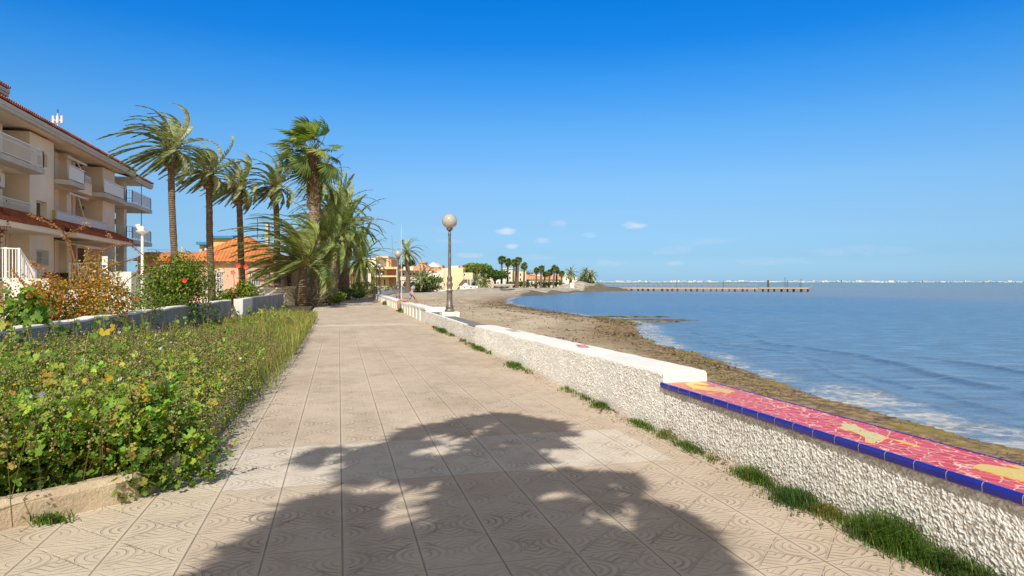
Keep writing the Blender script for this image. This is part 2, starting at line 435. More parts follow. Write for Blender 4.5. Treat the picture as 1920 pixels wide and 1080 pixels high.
# water
az = np.radians(np.concatenate([np.linspace(-4, 62, 420), np.linspace(63, 150, 70)]))
rr = np.concatenate([np.exp(np.linspace(math.log(4.5), math.log(200), 340)), np.exp(np.linspace(math.log(206), math.log(9000), 60))])
A, R_ = np.meshgrid(az, rr, indexing='ij'); X = R_*np.sin(A); Y = R_*np.cos(A)
sd = seg_dist(X, Y, SH); ins = inside(X, Y, BEACHP); sw = np.where(ins, -sd, sd) + (fbm(X*.35, Y*.35, 3, 77)-.44)*1.6
W2 = X*ST + Y*CT; U2 = X*CT - Y*ST
ridge = np.zeros(X.shape); dark = np.zeros(X.shape)
for s0, wd, am, ya, yb in [(3.9, .16, .055, 3, 26), (2.5, .10, .025, 9, 30), (1.75, .09, .02, 8, 24), (5.6, .2, .035, 2, 17), (7.6, .22, .03, 2, 14)]:
    m = sstep(ya-2, ya+1, Y)*(1-sstep(yb-3, yb, Y))*(.45+1.0*fbm(X*.6, Y*.6, 2, int(s0*10)))
    s1 = s0 + (fbm(Y*.3, X*.12, 3, int(s0*7))-.45)*1.5
    g = np.exp(-((sw-s1)/wd)**2)*m; ridge += g*am
    dark += np.exp(-((sw-s1+wd*.9)/(wd*.9))**2)*m*min(1, am*26)
zw = np.full(X.shape, ZW) + ridge
near = np.clip(1-R_/70, 0, 1)
zw += near*.018*(fbm(U2*1.3, W2*2.6, 3, 55)-.47)*sstep(2, 6, sw) 
# colour zones of the shallow bay: band of deeper blue over sea-grass, muddy water further out, green-blue far off
wob2 = (fbm(U2*.06, W2*.12, 4, 91)-.47)
deep = sstep(38, 45, W2+wob2*16)*(1-sstep(58, 74, W2+wob2*26))*(1-sstep(24, 46, U2+wob2*18))*.95
cove = (1-sstep(30,60,np.hypot(U2-4, (W2-78)*.7)))*.8
deep = np.maximum(deep, cove)
far = sstep(260, 520, W2+wob2*120)
mud = np.clip(sstep(55, 95, W2+wob2*30), 0, 1)*(1-far*.5)
C = np.stack([np.clip(deep, 0, 1), mud, far], -1)
shal = np.clip(1-sw/9, 0, 1)
mb = MB(); mb.grid(np.stack([X, Y, zw], -1), C)
t = NT('sea_water'); a = t.n('Attribute', attribute_name='Col'); s_ = t.n('SeparateColor', {0: a.outputs['Color']})
b_ = t.n('SeparateColor', {0: t.n('Attribute', attribute_name='Shore').outputs['Color']})
p = t.coord()
pr = t.mapping(p, (1, 1, 1), (0, 0, TH))
nA = t.noise(t.mapping(pr, (.5, 1.5, 1)), 1.7, 5, .62); nB = t.noise(t.mapping(pr, (.35, 1.1, 1)), .55, 5, .6); nC = t.noise(t.mapping(pr, (.03, .16, 1)), .8, 5, .6)
n4 = t.noise(p, 1.6, 6, .65); n5 = t.noise(p, 7, 5, .7)
base = t.mix(t.ramp(nB, [(.35, 0), (.65, 1)]), (.16, .27, .375), (.26, .32, .37))
base = t.mix(t.ramp(b_.outputs['Red'], [(.2, 0), (.9, .7)]), base, (.22, .245, .265))
base = t.mix(s_.outputs['Green'], base, t.mix(t.ramp(nC, [(.4, 0), (.62, 1)]), (.235, .245, .28), (.18, .25, .30)))
base = t.mix(s_.outputs['Blue'], base, (.13, .27, .30))
base = t.mix(t.math('MULTIPLY', s_.outputs['Red'], t.ramp(nB, [(.25, .75), (.6, 1)])), base, (.02, .15, .34))
base = t.mix(t.math('MULTIPLY', b_.outputs['Green'], .8), base, (.05, .045, .04))
# brown crests of stirred water, floating scraps of weed
base = t.mix(t.math('MULTIPLY', t.ramp(nA, [(.50, 0), (.62, 1)]), .8), base, (.135, .12, .115))
scr = t.math('MULTIPLY', t.ramp(n5, [(.62, 0), (.66, 1)]), t.math('MULTIPLY', t.ramp(n4, [(.5, 0), (.6, 1)]), t.ramp(b_.outputs['Red'], [(.35, 0), (.6, 1)])))
base = t.mix(t.math('MULTIPLY', scr, .85), base, (.03, .028, .02))
base = t.mix(t.math('MULTIPLY', t.ramp(nA, [(.36, 1), (.49, 0)]), .7), base, (.27, .36, .43))  # paler ripples painted in where the bump alone shades too little
# foam: along the shore, and a broken line of white caps over the shoal
ds = t.n('TexNoise', {'Vector': p, 'Scale': 2.2, 'Detail': 3}).outputs['Color']
lace = t.n('TexVoronoi', {'Vector': t.mix(.35, p, ds, 'ADD'), 'Scale': 3.4}, feature='DISTANCE_TO_EDGE').outputs['Distance']
fb = b_.outputs['Blue']
lc = t.ramp(t.math('SUBTRACT', lace, t.math('MULTIPLY', fb, .22)), [(0, 1), (.06, 0)])
fm = t.math('MULTIPLY', t.ramp(fb, [(.02, 0), (.35, 1)]), t.math('ADD', t.math('MULTIPLY', lc, .36), t.ramp(t.math('ADD', t.math('MULTIPLY', n5, .55), t.math('MULTIPLY', n4, .45)), [(.42, .12), (.60, .62)])))
fm = t.math('MULTIPLY', t.math('MULTIPLY', fm, t.math('GREATER_THAN', b_.outputs['Red'], .01)), t.ramp(n4, [(.33, .15), (.5, 1)]))
capn = t.noise(t.mapping(pr, (.10, .55, 1)), .9, 5, .7)
cap = t.math('MULTIPLY', t.ramp(capn, [(.63, 0), (.70, .9)]), b_.outputs['Blue'])
foam = t.math('MAXIMUM', fm, t.math('MULTIPLY', cap, t.math('LESS_THAN', b_.outputs['Red'], .01)))
base = t.mix(t.math('MULTIPLY', foam, .8), base, (.62, .60, .56))
nrm = t.bump(t.math('ADD', t.math('MULTIPLY', nA, .5), t.math('ADD', t.math('MULTIPLY', nB, .5), t.math('MULTIPLY', n5, .025))), .28, .8)
dif = t.n('BsdfDiffuse', {'Color': base, 'Normal': nrm}).outputs[0]
gl = t.n('BsdfGlossy', {'Color': (1.0, .93, .84), 'Roughness': .22, 'Normal': nrm}).outputs[0]
fr = t.n('Fresnel', {'IOR': 1.33, 'Normal': nrm}).outputs[0]
ff = t.math('MULTIPLY', t.math('MINIMUM', fr, .52), t.math('SUBTRACT', 1.0, foam))
M['water'] = t.done(t.n('MixShader', {0: ff, 1: dif, 2: gl}).outputs[0])
ow = mb.build('sea', M['water'], smooth=True)
fo = np.clip(1-np.abs(sw-.25)/.55, 0, 1)*.62*sstep(24, 30, Y)*(1-sstep(40, 50, Y))
fo = np.maximum(fo, np.clip(1-np.abs(sw-.75)/.95, 0, 1)*sstep(1, 4, Y)*(1-sstep(10.2, 12.5, Y))*.72)
fo = np.maximum(fo, np.clip(1-np.abs(sw-.45)/.75, 0, 1)*sstep(18.5, 20, Y)*(1-sstep(28.5, 31, Y))*.75)
fo = np.maximum(fo, np.clip(1-np.abs(sw-.35)/.5, 0, 1)*.7*sstep(11.5, 13, Y)*(1-sstep(17, 19, Y))*.6)
fo = np.maximum(fo, np.clip(1-np.abs(sw-.2)/.6, 0, 1)*.7*sstep(50, 60, Y))
capm = np.exp(-((W2-97-wob2*20)/5.5)**2)*sstep(6, 16, U2)*(1-sstep(50, 78, U2)) + .16*sstep(110, 140, W2)*(1-sstep(600, 1200, W2))*(sw > 9)
fo = np.where(sw > 9.5, np.clip(capm, 0, 1), fo)
SHC = np.stack([shal, np.clip(dark, 0, 1), np.clip(fo, 0, 1), np.ones(X.shape)], -1).reshape(-1, 4)
at_ = ow.data.color_attributes.new('Shore', 'FLOAT_COLOR', 'POINT'); at_.data.foreach_set('color', SHC.astype(np.float32).ravel())
tag(ow, 'choppy blue shallow bay water', kind='structure')
# weed bars standing just out of the water off the spit
t = NT('wet_weed'); p = t.coord(); n = t.noise(p, 3, 5)
M['weed'] = t.done(t.prin(t.ramp(n, [(.35, (.05,.045,.02)), (.6, (.17,.14,.05)), (.75, (.24,.2,.07))]), .8, t.bump(n, .08), .2))
for px, py, L, Wd, lab in [(1205,600.5,3.3,.55,'long brown weed bar just off the end of the seaweed spit'),(1165,594.5,3.6,.45,'thin dark weed bar furthest out beyond the seaweed spit'),(1245,604,1.0,.3,'small weed bar at the outer tip of the seaweed spit')]:
    c = on(px, py, ZW); n = 40; m = 9; u = np.linspace(-1, 1, n)[:, None]; v = np.linspace(-1, 1, m)[None]
    env = np.sqrt(np.clip(1-u*u, 0, 1)); 
    lx = u*L + v*0; ly = v*Wd*env*(.6+.8*fbm(u*3+px, v*0+1, 3))
    lz = (.10*env*(1-v*v)*(.5+fbm(u*6+3, v*3+7, 3)) - .03)
    P = np.stack([c[0]+lx*CT+ly*ST, c[1]-lx*ST+ly*CT, ZW+lz], -1)
    mb = MB(); mb.grid(P); tag(mb.build('weed_bar', M['weed'], smooth=True), lab, 'seaweed', 'weed bars off the spit')

# ------------------------------------------------------------------ promenade paving
def tile_mat():
    t = NT('relief_paving'); p = t.coord(); sp = t.n('SeparateXYZ', {0: p})
    T = .40
    gx = t.math('DIVIDE', t.math('SUBTRACT', sp.outputs['X'], .02), T); gy = t.math('DIVIDE', t.math('SUBTRACT', sp.outputs['Y'], 5.0), T)
    u = t.math('SUBTRACT', t.math('FRACT', gx), .5); v = t.math('SUBTRACT', t.math('FRACT', gy), .5)
    au = t.math('ABSOLUTE', u); av = t.math('ABSOLUTE', v)
    # concentric arcs springing from the tile sides, chevrons in the other two quarters
    r1 = t.math('SQRT', t.math('ADD', t.math('POWER', t.math('SUBTRACT', .5, au), 2.0), t.math('MULTIPLY', t.math('MULTIPLY', v, v), 1.35)))
    arcs = t.math('SINE', t.math('MULTIPLY', r1, 58.0))
    ch = t.math('SINE', t.math('MULTIPLY', t.math('ADD', av, t.math('MULTIPLY', au, .65)), 52.0))
    q = t.math('GREATER_THAN', av, t.math('MULTIPLY', au, 1.02))
    pat = t.math('ADD', t.math('MULTIPLY', ch, q), t.math('MULTIPLY', arcs, t.math('SUBTRACT', 1.0, q)))
    ed = t.math('ABSOLUTE', t.math('SUBTRACT', av, au)); 
    xg = t.ramp(ed, [(.0, 0), (.016, 0), (.03, 1)])
    inner = t.ramp(t.math('MAXIMUM', au, av), [(.40, 1), (.47, 0)])
    tid = t.n('TexWhiteNoise', noise_dimensions='2D'); cv = t.n('CombineXYZ', {0: t.math('FLOOR', gx), 1: t.math('FLOOR', gy)}); t.set(tid, 'Vector', cv.outputs[0])
    groove = t.ramp(pat, [(.0, 0), (.55, 0), (.8, 1)])
    wear = t.ramp(t.noise(p, 2.2, 4), [(.35, .25), (.6, 1)])
    gv = t.math('MULTIPLY', t.math('MAXIMUM', groove, t.math('SUBTRACT', 1.0, xg)), t.math('MULTIPLY', wear, inner))
    jx = t.ramp(au, [(.4905, 0), (.496, 1)]); jy = t.ramp(av, [(.489, 0), (.496, 1)])
    jm = t.ramp(t.noise(p, 2.4, 4), [(.38, .22), (.62, 1)])
    joint = t.math('MAXIMUM', jx, t.math('MULTIPLY', jy, .5))
    # pale rows laid across the walk
    Ym = t.math('MODULO', t.math('ADD', sp.outputs['Y'], 12.97), 18.0)
    pale = t.math('MULTIPLY', t.math('LESS_THAN', Ym, 1.2), t.math('LESS_THAN', sp.outputs['X'], 2.62))
    n1 = t.noise(p, .8, 5); n2 = t.noise(p, 5, 5, .6); n3 = t.noise(p, 120, 3, .7)
    col = t.mix(t.ramp(n1, [(.3, 0), (.7, 1)]), (.515, .418, .32), (.625, .522, .41))
    col = t.mix(t.math('MULTIPLY', tid.outputs['Value'], .22), col, (.60, .46, .34))
    col = t.mix(t.math('MULTIPLY', pale, .8), col, (.68, .61, .51))
    lt = t.math('LESS_THAN', sp.outputs['X'], -.78)
    col = t.mix(t.math('MULTIPLY', lt, .5), col, (.60, .525, .40))
    col = t.mix(t.math('MULTIPLY', t.ramp(n2, [(.5, 0), (.72, 1)]), .3), col, (.33, .26, .19))
    col = t.mix(t.math('MULTIPLY', t.ramp(n3, [(.55, 0), (.7, 1)]), .3), col, (.25, .2, .15))
    st = t.math('MULTIPLY', t.ramp(t.noise(t.mapping(p, (1, .35, 1)), 1.1, 5, .62), [(.5, 0), (.68, 1)]), .5)
    col = t.mix(st, col, (.36, .285, .20))
    sp2 = t.ramp(t.noise(p, 26, 2), [(.70, 0), (.74, .8)])
    col = t.mix(sp2, col, (.16, .12, .08))
    dirtg = t.math('MULTIPLY', gv, t.ramp(t.noise(p, 3.1, 4), [(.45, .06), (.68, .62)]))
    col = t.mix(dirtg, col, (.20, .15, .105))
    col = t.mix(t.math('MULTIPLY', joint, t.math('MULTIPLY', jm, .5)), col, (.22, .155, .10))
    h = t.math('SUBTRACT', t.math('MULTIPLY', n3, .10), t.math('ADD', t.math('MULTIPLY', gv, .55), t.math('MULTIPLY', joint, .8)))
    h = t.math('ADD', h, t.math('MULTIPLY', tid.outputs['Value'], .12))
    return t.done(t.prin(col, .85, t.bump(h, .013), .25))
M['paving'] = tile_mat()
kerbL = [(-6.5,-14),(-5.0,-1.5),(-3.6,2.6),(-2.55,4.02),(-1.91,4.52),(-1.32,4.95),(-1.15,5.4),(-1.12,8),(-1.05,16),(-.88,25.6),(-.95,27.2),(-1.2,30),(-1.35,42),(-1.1,55),(-.4,66),(1.0,82),(3.4,102),(8,120),(20,143),(36,154)]
wallR = [(3.02,-14),(3.02,60),(3.4,70),(4.75,85),(7.45,105),(11.9,120.4),(24.8,140.5),(38,150.5)]
mb = MB()
poly = kerbL + list(reversed(wallR))
mb.prism(poly, -.2, 0.0)
tag(mb.build('promenade', M['paving']), 'tiled beige seafront promenade', kind='structure')
# ------------------------------------------------------------------ sea wall
def stucco_mat():
    t = NT('rough_stucco'); p = t.coord()
    n1 = t.noise(p, 34, 5, .65); n2 = t.noise(p, 1.6, 5); n3 = t.noise(p, 90, 3, .6); sp = t.n('SeparateXYZ', {0: p})
    at_ = t.n('Attribute', attribute_name='Col').outputs['Color']; sc_ = t.n('SeparateColor', {0: at_})
    col = t.mix(t.ramp(n2, [(.35, 0), (.7, 1)]), (.84, .83, .805), (.74, .725, .695))
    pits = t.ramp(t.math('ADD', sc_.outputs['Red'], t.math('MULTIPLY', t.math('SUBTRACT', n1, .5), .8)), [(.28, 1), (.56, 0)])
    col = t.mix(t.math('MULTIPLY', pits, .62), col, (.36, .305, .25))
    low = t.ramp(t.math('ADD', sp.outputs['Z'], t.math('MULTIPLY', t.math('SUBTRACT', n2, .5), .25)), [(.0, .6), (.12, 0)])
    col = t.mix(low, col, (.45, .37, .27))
    h = t.math('ADD', n1, t.math('MULTIPLY', n3, .35))
    return t.done(t.prin(col, .9, t.bump(h, .012), .2))
M['stucco'] = stucco_mat()
def stucco_face(y0, y1, z0, z1, step=.006, amp=.014, x=WALLX):
    """rough-cast front of the wall: a real relief surface (z1 may be a function of y)"""
    ny = int((y1-y0)/step)+1; nzz = 76
    yy = np.linspace(y0, y1, ny)[:, None] + np.zeros((1, nzz)); zt = z1(yy) if callable(z1) else np.full(yy.shape, z1)
    zz = z0 + (zt-z0)*np.linspace(0, 1, nzz)[None]
    a = vnoise(yy*78, zz*78, 3); b = vnoise(yy*140+9, zz*140, 8); c = vnoise(yy*22+2, zz*22, 12)
    h = np.clip(.62*a+.5*b+.25*c-.25, 0, 1)
    P = np.stack([x - amp*h + .006*(vnoise(yy*1.5, zz*3, 4)), yy, zz], -1)
    P[:, -1, 0] = x; 
    mb = MB(); mb.grid(P, np.stack([h, h, h], -1)); return mb

Y0 = 5.95; SEAT = .475
coping = lambda y: .585 - .013*(np.asarray(y, float)-Y0)
# 1 tiled bench in front
def mosaic_mat():
    t = NT('red_mosaic'); p = t.coord(); q = t.mapping(p, (1.35, .8, 1))
    wv = t.n('TexNoise', {'Vector': p, 'Scale': 9.0, 'Detail': 3}).outputs['Color']
    q2 = t.mix(.06, q, wv, 'ADD')
    e = t.n('TexVoronoi', {'Vector': q2, 'Scale': 12.0}, feature='DISTANCE_TO_EDGE').outputs['Distance']
    c = t.n('TexVoronoi', {'Vector': q2, 'Scale': 12.0}).outputs['Color']; cs = t.n('SeparateColor', {0: c})
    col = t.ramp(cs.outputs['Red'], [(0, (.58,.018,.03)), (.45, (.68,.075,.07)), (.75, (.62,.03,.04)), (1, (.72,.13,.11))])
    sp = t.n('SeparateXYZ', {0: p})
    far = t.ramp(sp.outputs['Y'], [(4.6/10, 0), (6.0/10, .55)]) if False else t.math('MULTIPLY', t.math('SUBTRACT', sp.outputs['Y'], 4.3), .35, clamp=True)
    col = t.mix(far, col, (.68, .22, .11))  # coral toward the far end: grazing sky reflection painted into the colour
    g = t.math('MULTIPLY', t.ramp(e, [(.026, 1), (.055, 0)]), t.ramp(t.noise(p, 5, 3), [(.3, .45), (.55, 1)]))
    col = t.mix(g, col, (.80, .52, .44))
    h = t.math('SUBTRACT', 1.0, g)
    return t.done(t.prin(col, t.math('ADD', .34, t.math('MULTIPLY', g, .4)), t.bump(h, .004), .22))
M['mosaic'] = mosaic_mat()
def cobalt():
    t = NT('cobalt_tile'); p = t.coord(); sp = t.n('SeparateXYZ', {0: p})
    f = t.math('FRACT', t.math('DIVIDE', sp.outputs['Y'], .20)); j = t.math('LESS_THAN', f, .022)
    n = t.noise(p, 7, 3); col = t.mix(n, (.008, .014, .24), (.014, .028, .38)); col = t.mix(j, col, (.42, .38, .34))
    return t.done(t.prin(col, t.math('ADD', .25, t.math('MULTIPLY', j, .5)), t.bump(t.math('SUBTRACT', 1.0, j), .002), .6))
M['cobalt'] = cobalt()
def yellow(name, dots=False):
    t = NT(name); p = t.coord(); n = t.noise(p, 30, 4); col = t.mix(n, (.72, .48, .035), (.80, .58, .06))
    if dots:
        d = t.n('TexVoronoi', {'Vector': p, 'Scale': 30.0}).outputs['Distance']
        col = t.mix(t.ramp(d, [(.2, 1), (.27, 0)]), t.mix(n, (.70, .52, .10), (.78, .62, .18)), (.16, .15, .14))
    e = t.n('TexVoronoi', {'Vector': p, 'Scale': 11.0}, feature='DISTANCE_TO_EDGE').outputs['Distance']
    col = t.mix(t.math('MULTIPLY', t.ramp(e, [(.008, 1), (.02, 0)]), .5), col, (.85, .75, .55))
    return t.done(t.prin(col, .3, None, .5))
M['yellow'] = yellow('yellow_mosaic'); M['spotted'] = yellow('spotted_yellow_mosaic', True)
bench = thing('mosaic_bench', 'low white stucco bench wall topped with red mosaic and cobalt blue edging', 'bench', (0, 0, 0))
BY0 = -6.0
body = MB(); body.box(WALLX+.004, 3.42, BY0, Y0, -.5, SEAT-.052)
body.build('wall_core', M['white_paint'], bench)
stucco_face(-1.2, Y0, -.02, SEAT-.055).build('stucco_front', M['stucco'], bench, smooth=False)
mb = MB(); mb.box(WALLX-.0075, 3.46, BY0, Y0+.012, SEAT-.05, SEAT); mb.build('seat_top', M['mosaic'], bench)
mb = MB()
prof = [(-.026, -.042), (-.029, -.012), (-.024, .001), (-.014, .006), (-.002, .005), (-.002, -.02), (-.008, -.042)]
V = [(WALLX+a, BY0, SEAT+b) for a, b in prof] + [(WALLX+a, Y0+.015, SEAT+b) for a, b in prof]; k = len(prof)
mb.add(V, [(i, (i+1) % k, k+(i+1) % k, k+i) for i in range(k)] + [tuple(range(k)), tuple(reversed(range(k, 2*k)))])
mb.build('blue_edge', M['cobalt'], bench)
mb = MB(); mb.box(3.4605, 3.475, BY0, Y0+.10, SEAT-.05, SEAT+.004); mb.build('rear_edge', M['cobalt'], bench)
def inlay(name, pxs, mat, dz=.004):
    pts = [on(x, y, SEAT+dz)[:2] for x, y in pxs]
    m_ = MB(); m_.prism(pts, SEAT-.01, SEAT+dz); return m_.build(name, mat, bench)
inlay('inlaid_hook', [(1284,719),(1300,715.5),(1316,717),(1330,721),(1318,721.5),(1304,719.5),(1300,721.5),(1318,724.5),(1348,726.5),(1378,733),(1368,735.5),(1338,732),(1316,729.5),(1300,727.5),(1290,723.5)], M['yellow'])
inlay('inlaid_animal', [(1569,801),(1580,799.5),(1576,795),(1584,792.5),(1590,794.5),(1603,794.5),(1609,800),(1624,807),(1645,812.5),(1666,820),(1658,823.5),(1650,827.5),(1632,829.5),(1622,827.5),(1622,820),(1606,812),(1592,806.5),(1582,804.5)], M['spotted'])
inlay('inlaid_tail', [(1666,821.5),(1690,826),(1712,832),(1724,837),(1712,835),(1688,829)], M['yellow'])
inlay('inlaid_slab', [(1823,876),(1832,871),(1850,870.5),(1885,876),(1930,882.5),(1935,905),(1905,898),(1860,887)], M['yellow'])
inlay('inlaid_strip', [(1888,871.5),(1905,872),(1940,880),(1938,886),(1915,880)], M['yellow'])

# 2 taller white-coped length
wl = thing('sea_wall', 'rough white stucco sea wall with smooth raised coping beyond the red bench', 'wall', (0, 0, 0))
Y1 = 15.2
yy = np.linspace(Y0, Y1, 60); cz = coping(yy)
def coping_mesh(y0, y1, x0, x1, zf, drop, n=160, wav=.008):
    yy = np.linspace(y0, y1, n); xs = np.array([x0, x0+.012, x0+.03, (x0+x1)/2-.1, (x0+x1)/2+.1, x1-.03, x1-.012, x1])
    off = np.array([-.03, -.012, 0, .004, .004, 0, -.012, -.03])
    Yg, Xg = np.meshgrid(yy, xs, indexing='ij')
    Zg = zf(Yg) + off[None] + wav*(fbm(Yg*5, Xg*9, 3, 6)-.45)*2
    P = np.stack([Xg, Yg, Zg], -1)
    lo = P[:, :1].copy(); lo[..., 2] = zf(lo[..., 1])-drop; hi = P[:, -1:].copy(); hi[..., 2] = zf(hi[..., 1])-drop
    P = np.concatenate([lo, P, hi], 1)
    m_ = MB(); m_.grid(P); k = P.shape[1]
    m_.add(P[0], [tuple(range(k))]); m_.add(P[-1], [tuple(reversed(range(k)))]); return m_
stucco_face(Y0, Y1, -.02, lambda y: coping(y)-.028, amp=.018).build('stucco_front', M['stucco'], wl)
coping_mesh(Y0, Y1, WALLX-.004, 3.46, coping, 1.0).build('coping', M['white_paint'], wl, smooth=False)
# faded paint and an inlaid grey panel on the coping
M['red_faded'] = simple('faded_red_paint', (.55, .17, .15), .7, var=.3, scale=20)
M['tan_panel'] = simple('tan_panel', (.50, .38, .30), .8, var=.25, scale=20)
for nm, mt, pts in [('faded_mark', 'red_faded', [(1079,646),(1096,646),(1106,651.5),(1086,652)]), ('inset_panel', 'tan_panel', [(948,617.5),(962,617.5),(979,622),(962,622.3)])]:
    q = []
    for x, y in pts:
        zz = .52
        for _ in range(6): P_ = on(x, y, zz); zz = float(coping(P_[1]))+.006
        q.append(P_)
    m_ = MB(); m_.add(q, [(0, 1, 2, 3)]); m_.build(nm, M[mt], wl)

# 3 lower ledge with a dark slot, lamp plinth behind it
M['slot'] = simple('dark_slab', (.20, .19, .18), .8)
l3 = thing('ledge_wall', 'lower stretch of sea wall with dark slab edge in front of the nearest lamp', 'wall')
Y2 = 24.4
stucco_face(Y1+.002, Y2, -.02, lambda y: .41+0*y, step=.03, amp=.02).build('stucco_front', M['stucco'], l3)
m_ = MB(); m_.box(WALLX+.002, 3.15, Y1+.002, Y2, -.5, .405); m_.box(3.15, 3.46, Y1+.002, Y2, -.5, .36); m_.build('wall_core', M['white_paint'], l3)
m_ = MB(); m_.box(3.10, 3.42, Y1+.004, Y2-.8, .355, .415); m_.box(WALLX+.01, 3.44, Y1+.004, Y1+1.0, .38, .424); m_.build('slab', M['slot'], l3)
# 4 white bench-like blocks further along
for i, (y0, y1, z1, x1, lab) in enumerate([(24.4, 25.6, .52, 3.9, 'white masonry block stepping up where the ledge wall ends'),
        (25.6, 30.5, .50, 3.5, 'white bench wall on the near side of the seated person'),
        (30.5, 40.0, .45, 3.5, 'white bench wall that the person sits on'),
        (40.0, 60.0, .46, 3.5, 'straight white bench wall between the second lamp and the bin')]):
    tt = thing('bench_wall', lab, 'wall', group='white bench walls along the beach')
    m_ = MB(); m_.box(WALLX+.02, x1-.02, y0+.003, y1-.003, -.5, z1-.06); m_.build('wall_core', M['white_wall'], tt)
    m_ = MB(); m_.box(WALLX-.01, x1, y0, y1-.004, z1-.06, z1); m_.build('coping', M['white_paint'], tt)
    if i > 0:
        m_ = MB()
        for q in np.arange(y0+.4, y1-.2, 1.25): m_.box(WALLX-.018, WALLX+.03, q, q+.5, -.02, z1-.062)
        m_.build('rib', M['white_wall'], tt)
bend = MB()
for (a, b) in zip(wallR[1:-1], wallR[2:]):
    d = Vector((b[0]-a[0], b[1]-a[1])); L = d.length; d.normalize(); n = Vector((d.y, -d.x))
    q = [(a[0], a[1]), (b[0], b[1]), (b[0]+n.x*.4, b[1]+n.y*.4), (a[0]+n.x*.4, a[1]+n.y*.4)]
    bend.prism(q, -.7, .62)
tag(bend.build('curved_wall', M['white_wall']), 'long white sea wall curving right in front of the far houses', 'wall')

# ------------------------------------------------------------------ planting bed, kerb, boundary wall
def kerb_mat():
    t = NT('kerb_concrete'); p = t.coord(); n = t.noise(p, 6, 6, .7); n2 = t.noise(p, 60, 3)
    col = t.mix(t.ramp(n, [(.35, 0), (.65, 1)]), (.46, .36, .25), (.60, .49, .35))
    col = t.mix(t.math('MULTIPLY', t.ramp(n2, [(.55, 0), (.7, 1)]), .4), col, (.3, .23, .16))
    return t.done(t.prin(col, .9, t.bump(t.math('ADD', n, t.math('MULTIPLY', n2, .3)), .015), .2))
M['kerb'] = kerb_mat()
kp = [(-3.62,2.62),(-2.55,4.02),(-1.91,4.52),(-1.30,4.97),(-1.13,5.4),(-1.10,8),(-1.06,12),(-1.03,16),(-.95,21),(-.88,25.6)]
def strip(pts, w, z0, z1, jit=0.0, sub=12):
    L = []
    for (a, b) in zip(pts[:-1], pts[1:]):
        for q in range(sub): L.append(np.array(a)+(np.array(b)-np.array(a))*q/sub)
    L.append(np.array(pts[-1])); L = np.array(L)
    d = np.gradient(L, axis=0); d /= np.linalg.norm(d, axis=1)[:, None]; nrm = np.stack([-d[:, 1], d[:, 0]], -1)
    jt = (fbm(L[:, 0]*4, L[:, 1]*4, 3, 2)-.45)*jit
    rows = []
    for off, zz in [(0, z0), (.005, z1-.035), (.02, z1-.008), (.045, z1), (w-.02, z1), (w, z1-.02), (w, z0)]:
        pz = np.full((len(L), 1), zz); pz += (jt[:, None] if zz > z0 else 0)
        rows.append(np.concatenate([L+nrm*(off+jt[:, None]), pz], 1))
    P = np.stack(rows, 1); m_ = MB(); m_.grid(P); return m_
tag(strip(kp, .14, -.02, .17, .035).build('kerb', M['kerb'], smooth=False), 'raised beige concrete kerb round the planting bed', 'kerb')
t = NT('bed_soil'); p = t.coord(); n = t.noise(p, 9, 6, .7)
M['soil'] = t.done(t.prin(t.ramp(n, [(.35, (.06,.045,.03)), (.6, (.14,.105,.065)), (.75, (.22,.17,.1))]), .95, t.bump(n, .05), .1))
bedpoly = [(-3.9,2.7),(-2.62,4.1),(-1.97,4.62),(-1.40,5.06),(-1.24,5.5),(-1.21,8),(-1.14,16),(-1.0,25.6),(-1.1,27.2),(-1.3,30),(-1.45,42),(-1.2,55),(-.5,66),(.9,82),(-4,84),(-3.4,40),(-3.6,20),(-4.0,8),(-5.2,4)]
mb = MB(); mb.prism(bedpoly, -.1, .10); tag(mb.build('bed_soil', M['soil']), 'dark soil of the planting bed', kind='structure')

def greywall_mat():
    t = NT('weathered_wall'); p = t.coord(); n = t.noise(p, 1.6, 6, .65); n2 = t.noise(t.mapping(p, (5, 5, .8)), 1.5, 5); n3 = t.noise(p, 28, 4)
    col = t.mix(t.ramp(n, [(.38, 0), (.62, 1)]), (.29, .27, .245), (.42, .395, .36))
    col = t.mix(t.ramp(n2, [(.5, 0), (.7, .6)]), col, (.17, .155, .14))
    return t.done(t.prin(col, .9, t.bump(n3, .006), .2))
M['grey_wall'] = greywall_mat()
gw = [(-3.62,6.6),(-3.84,9.0),(-3.82,13),(-3.55,18),(-3.47,24.4),(-3.2,27.1),(-2.85,38.5)]
def wall_run(pts, w, z0, zt):
    L = np.array(pts); d = np.gradient(L, axis=0); d /= np.linalg.norm(d, axis=1)[:, None]; nr = np.stack([-d[:, 1], d[:, 0]], -1)
    zt = np.array(zt)[:, None]
    P = np.stack([np.concatenate([L+nr*o, (zt*0+z0 if lo else zt+dz)], 1) for o, lo, dz in [(0,1,0),(0,0,-.02),(.02,0,0),(w-.02,0,0),(w,0,-.02),(w,1,0)]], 1)
    m_ = MB(); m_.grid(P); k = P.shape[1]; m_.add(P[0], [tuple(range(k))]); m_.add(P[-1], [tuple(reversed(range(k)))]); return m_
bw = thing('boundary_wall', 'weathered grey garden wall with pale top behind the weedy bed', 'wall')
fine = []
for a, b in zip(gw[:5][:-1], gw[:5][1:]):
    for q in range(8): fine.append(tuple(np.array(a)+(np.array(b)-np.array(a))*q/8))
fine.append(gw[4])
zt = [.86+.03*(random.Random(i).random()-.5) for i in range(len(fine))]
wall_run(fine, .22, -.1, zt).build('grey_length', M['grey_wall'], bw)
m_ = wall_run(fine, .24, .80, [q+.012 for q in zt]); 
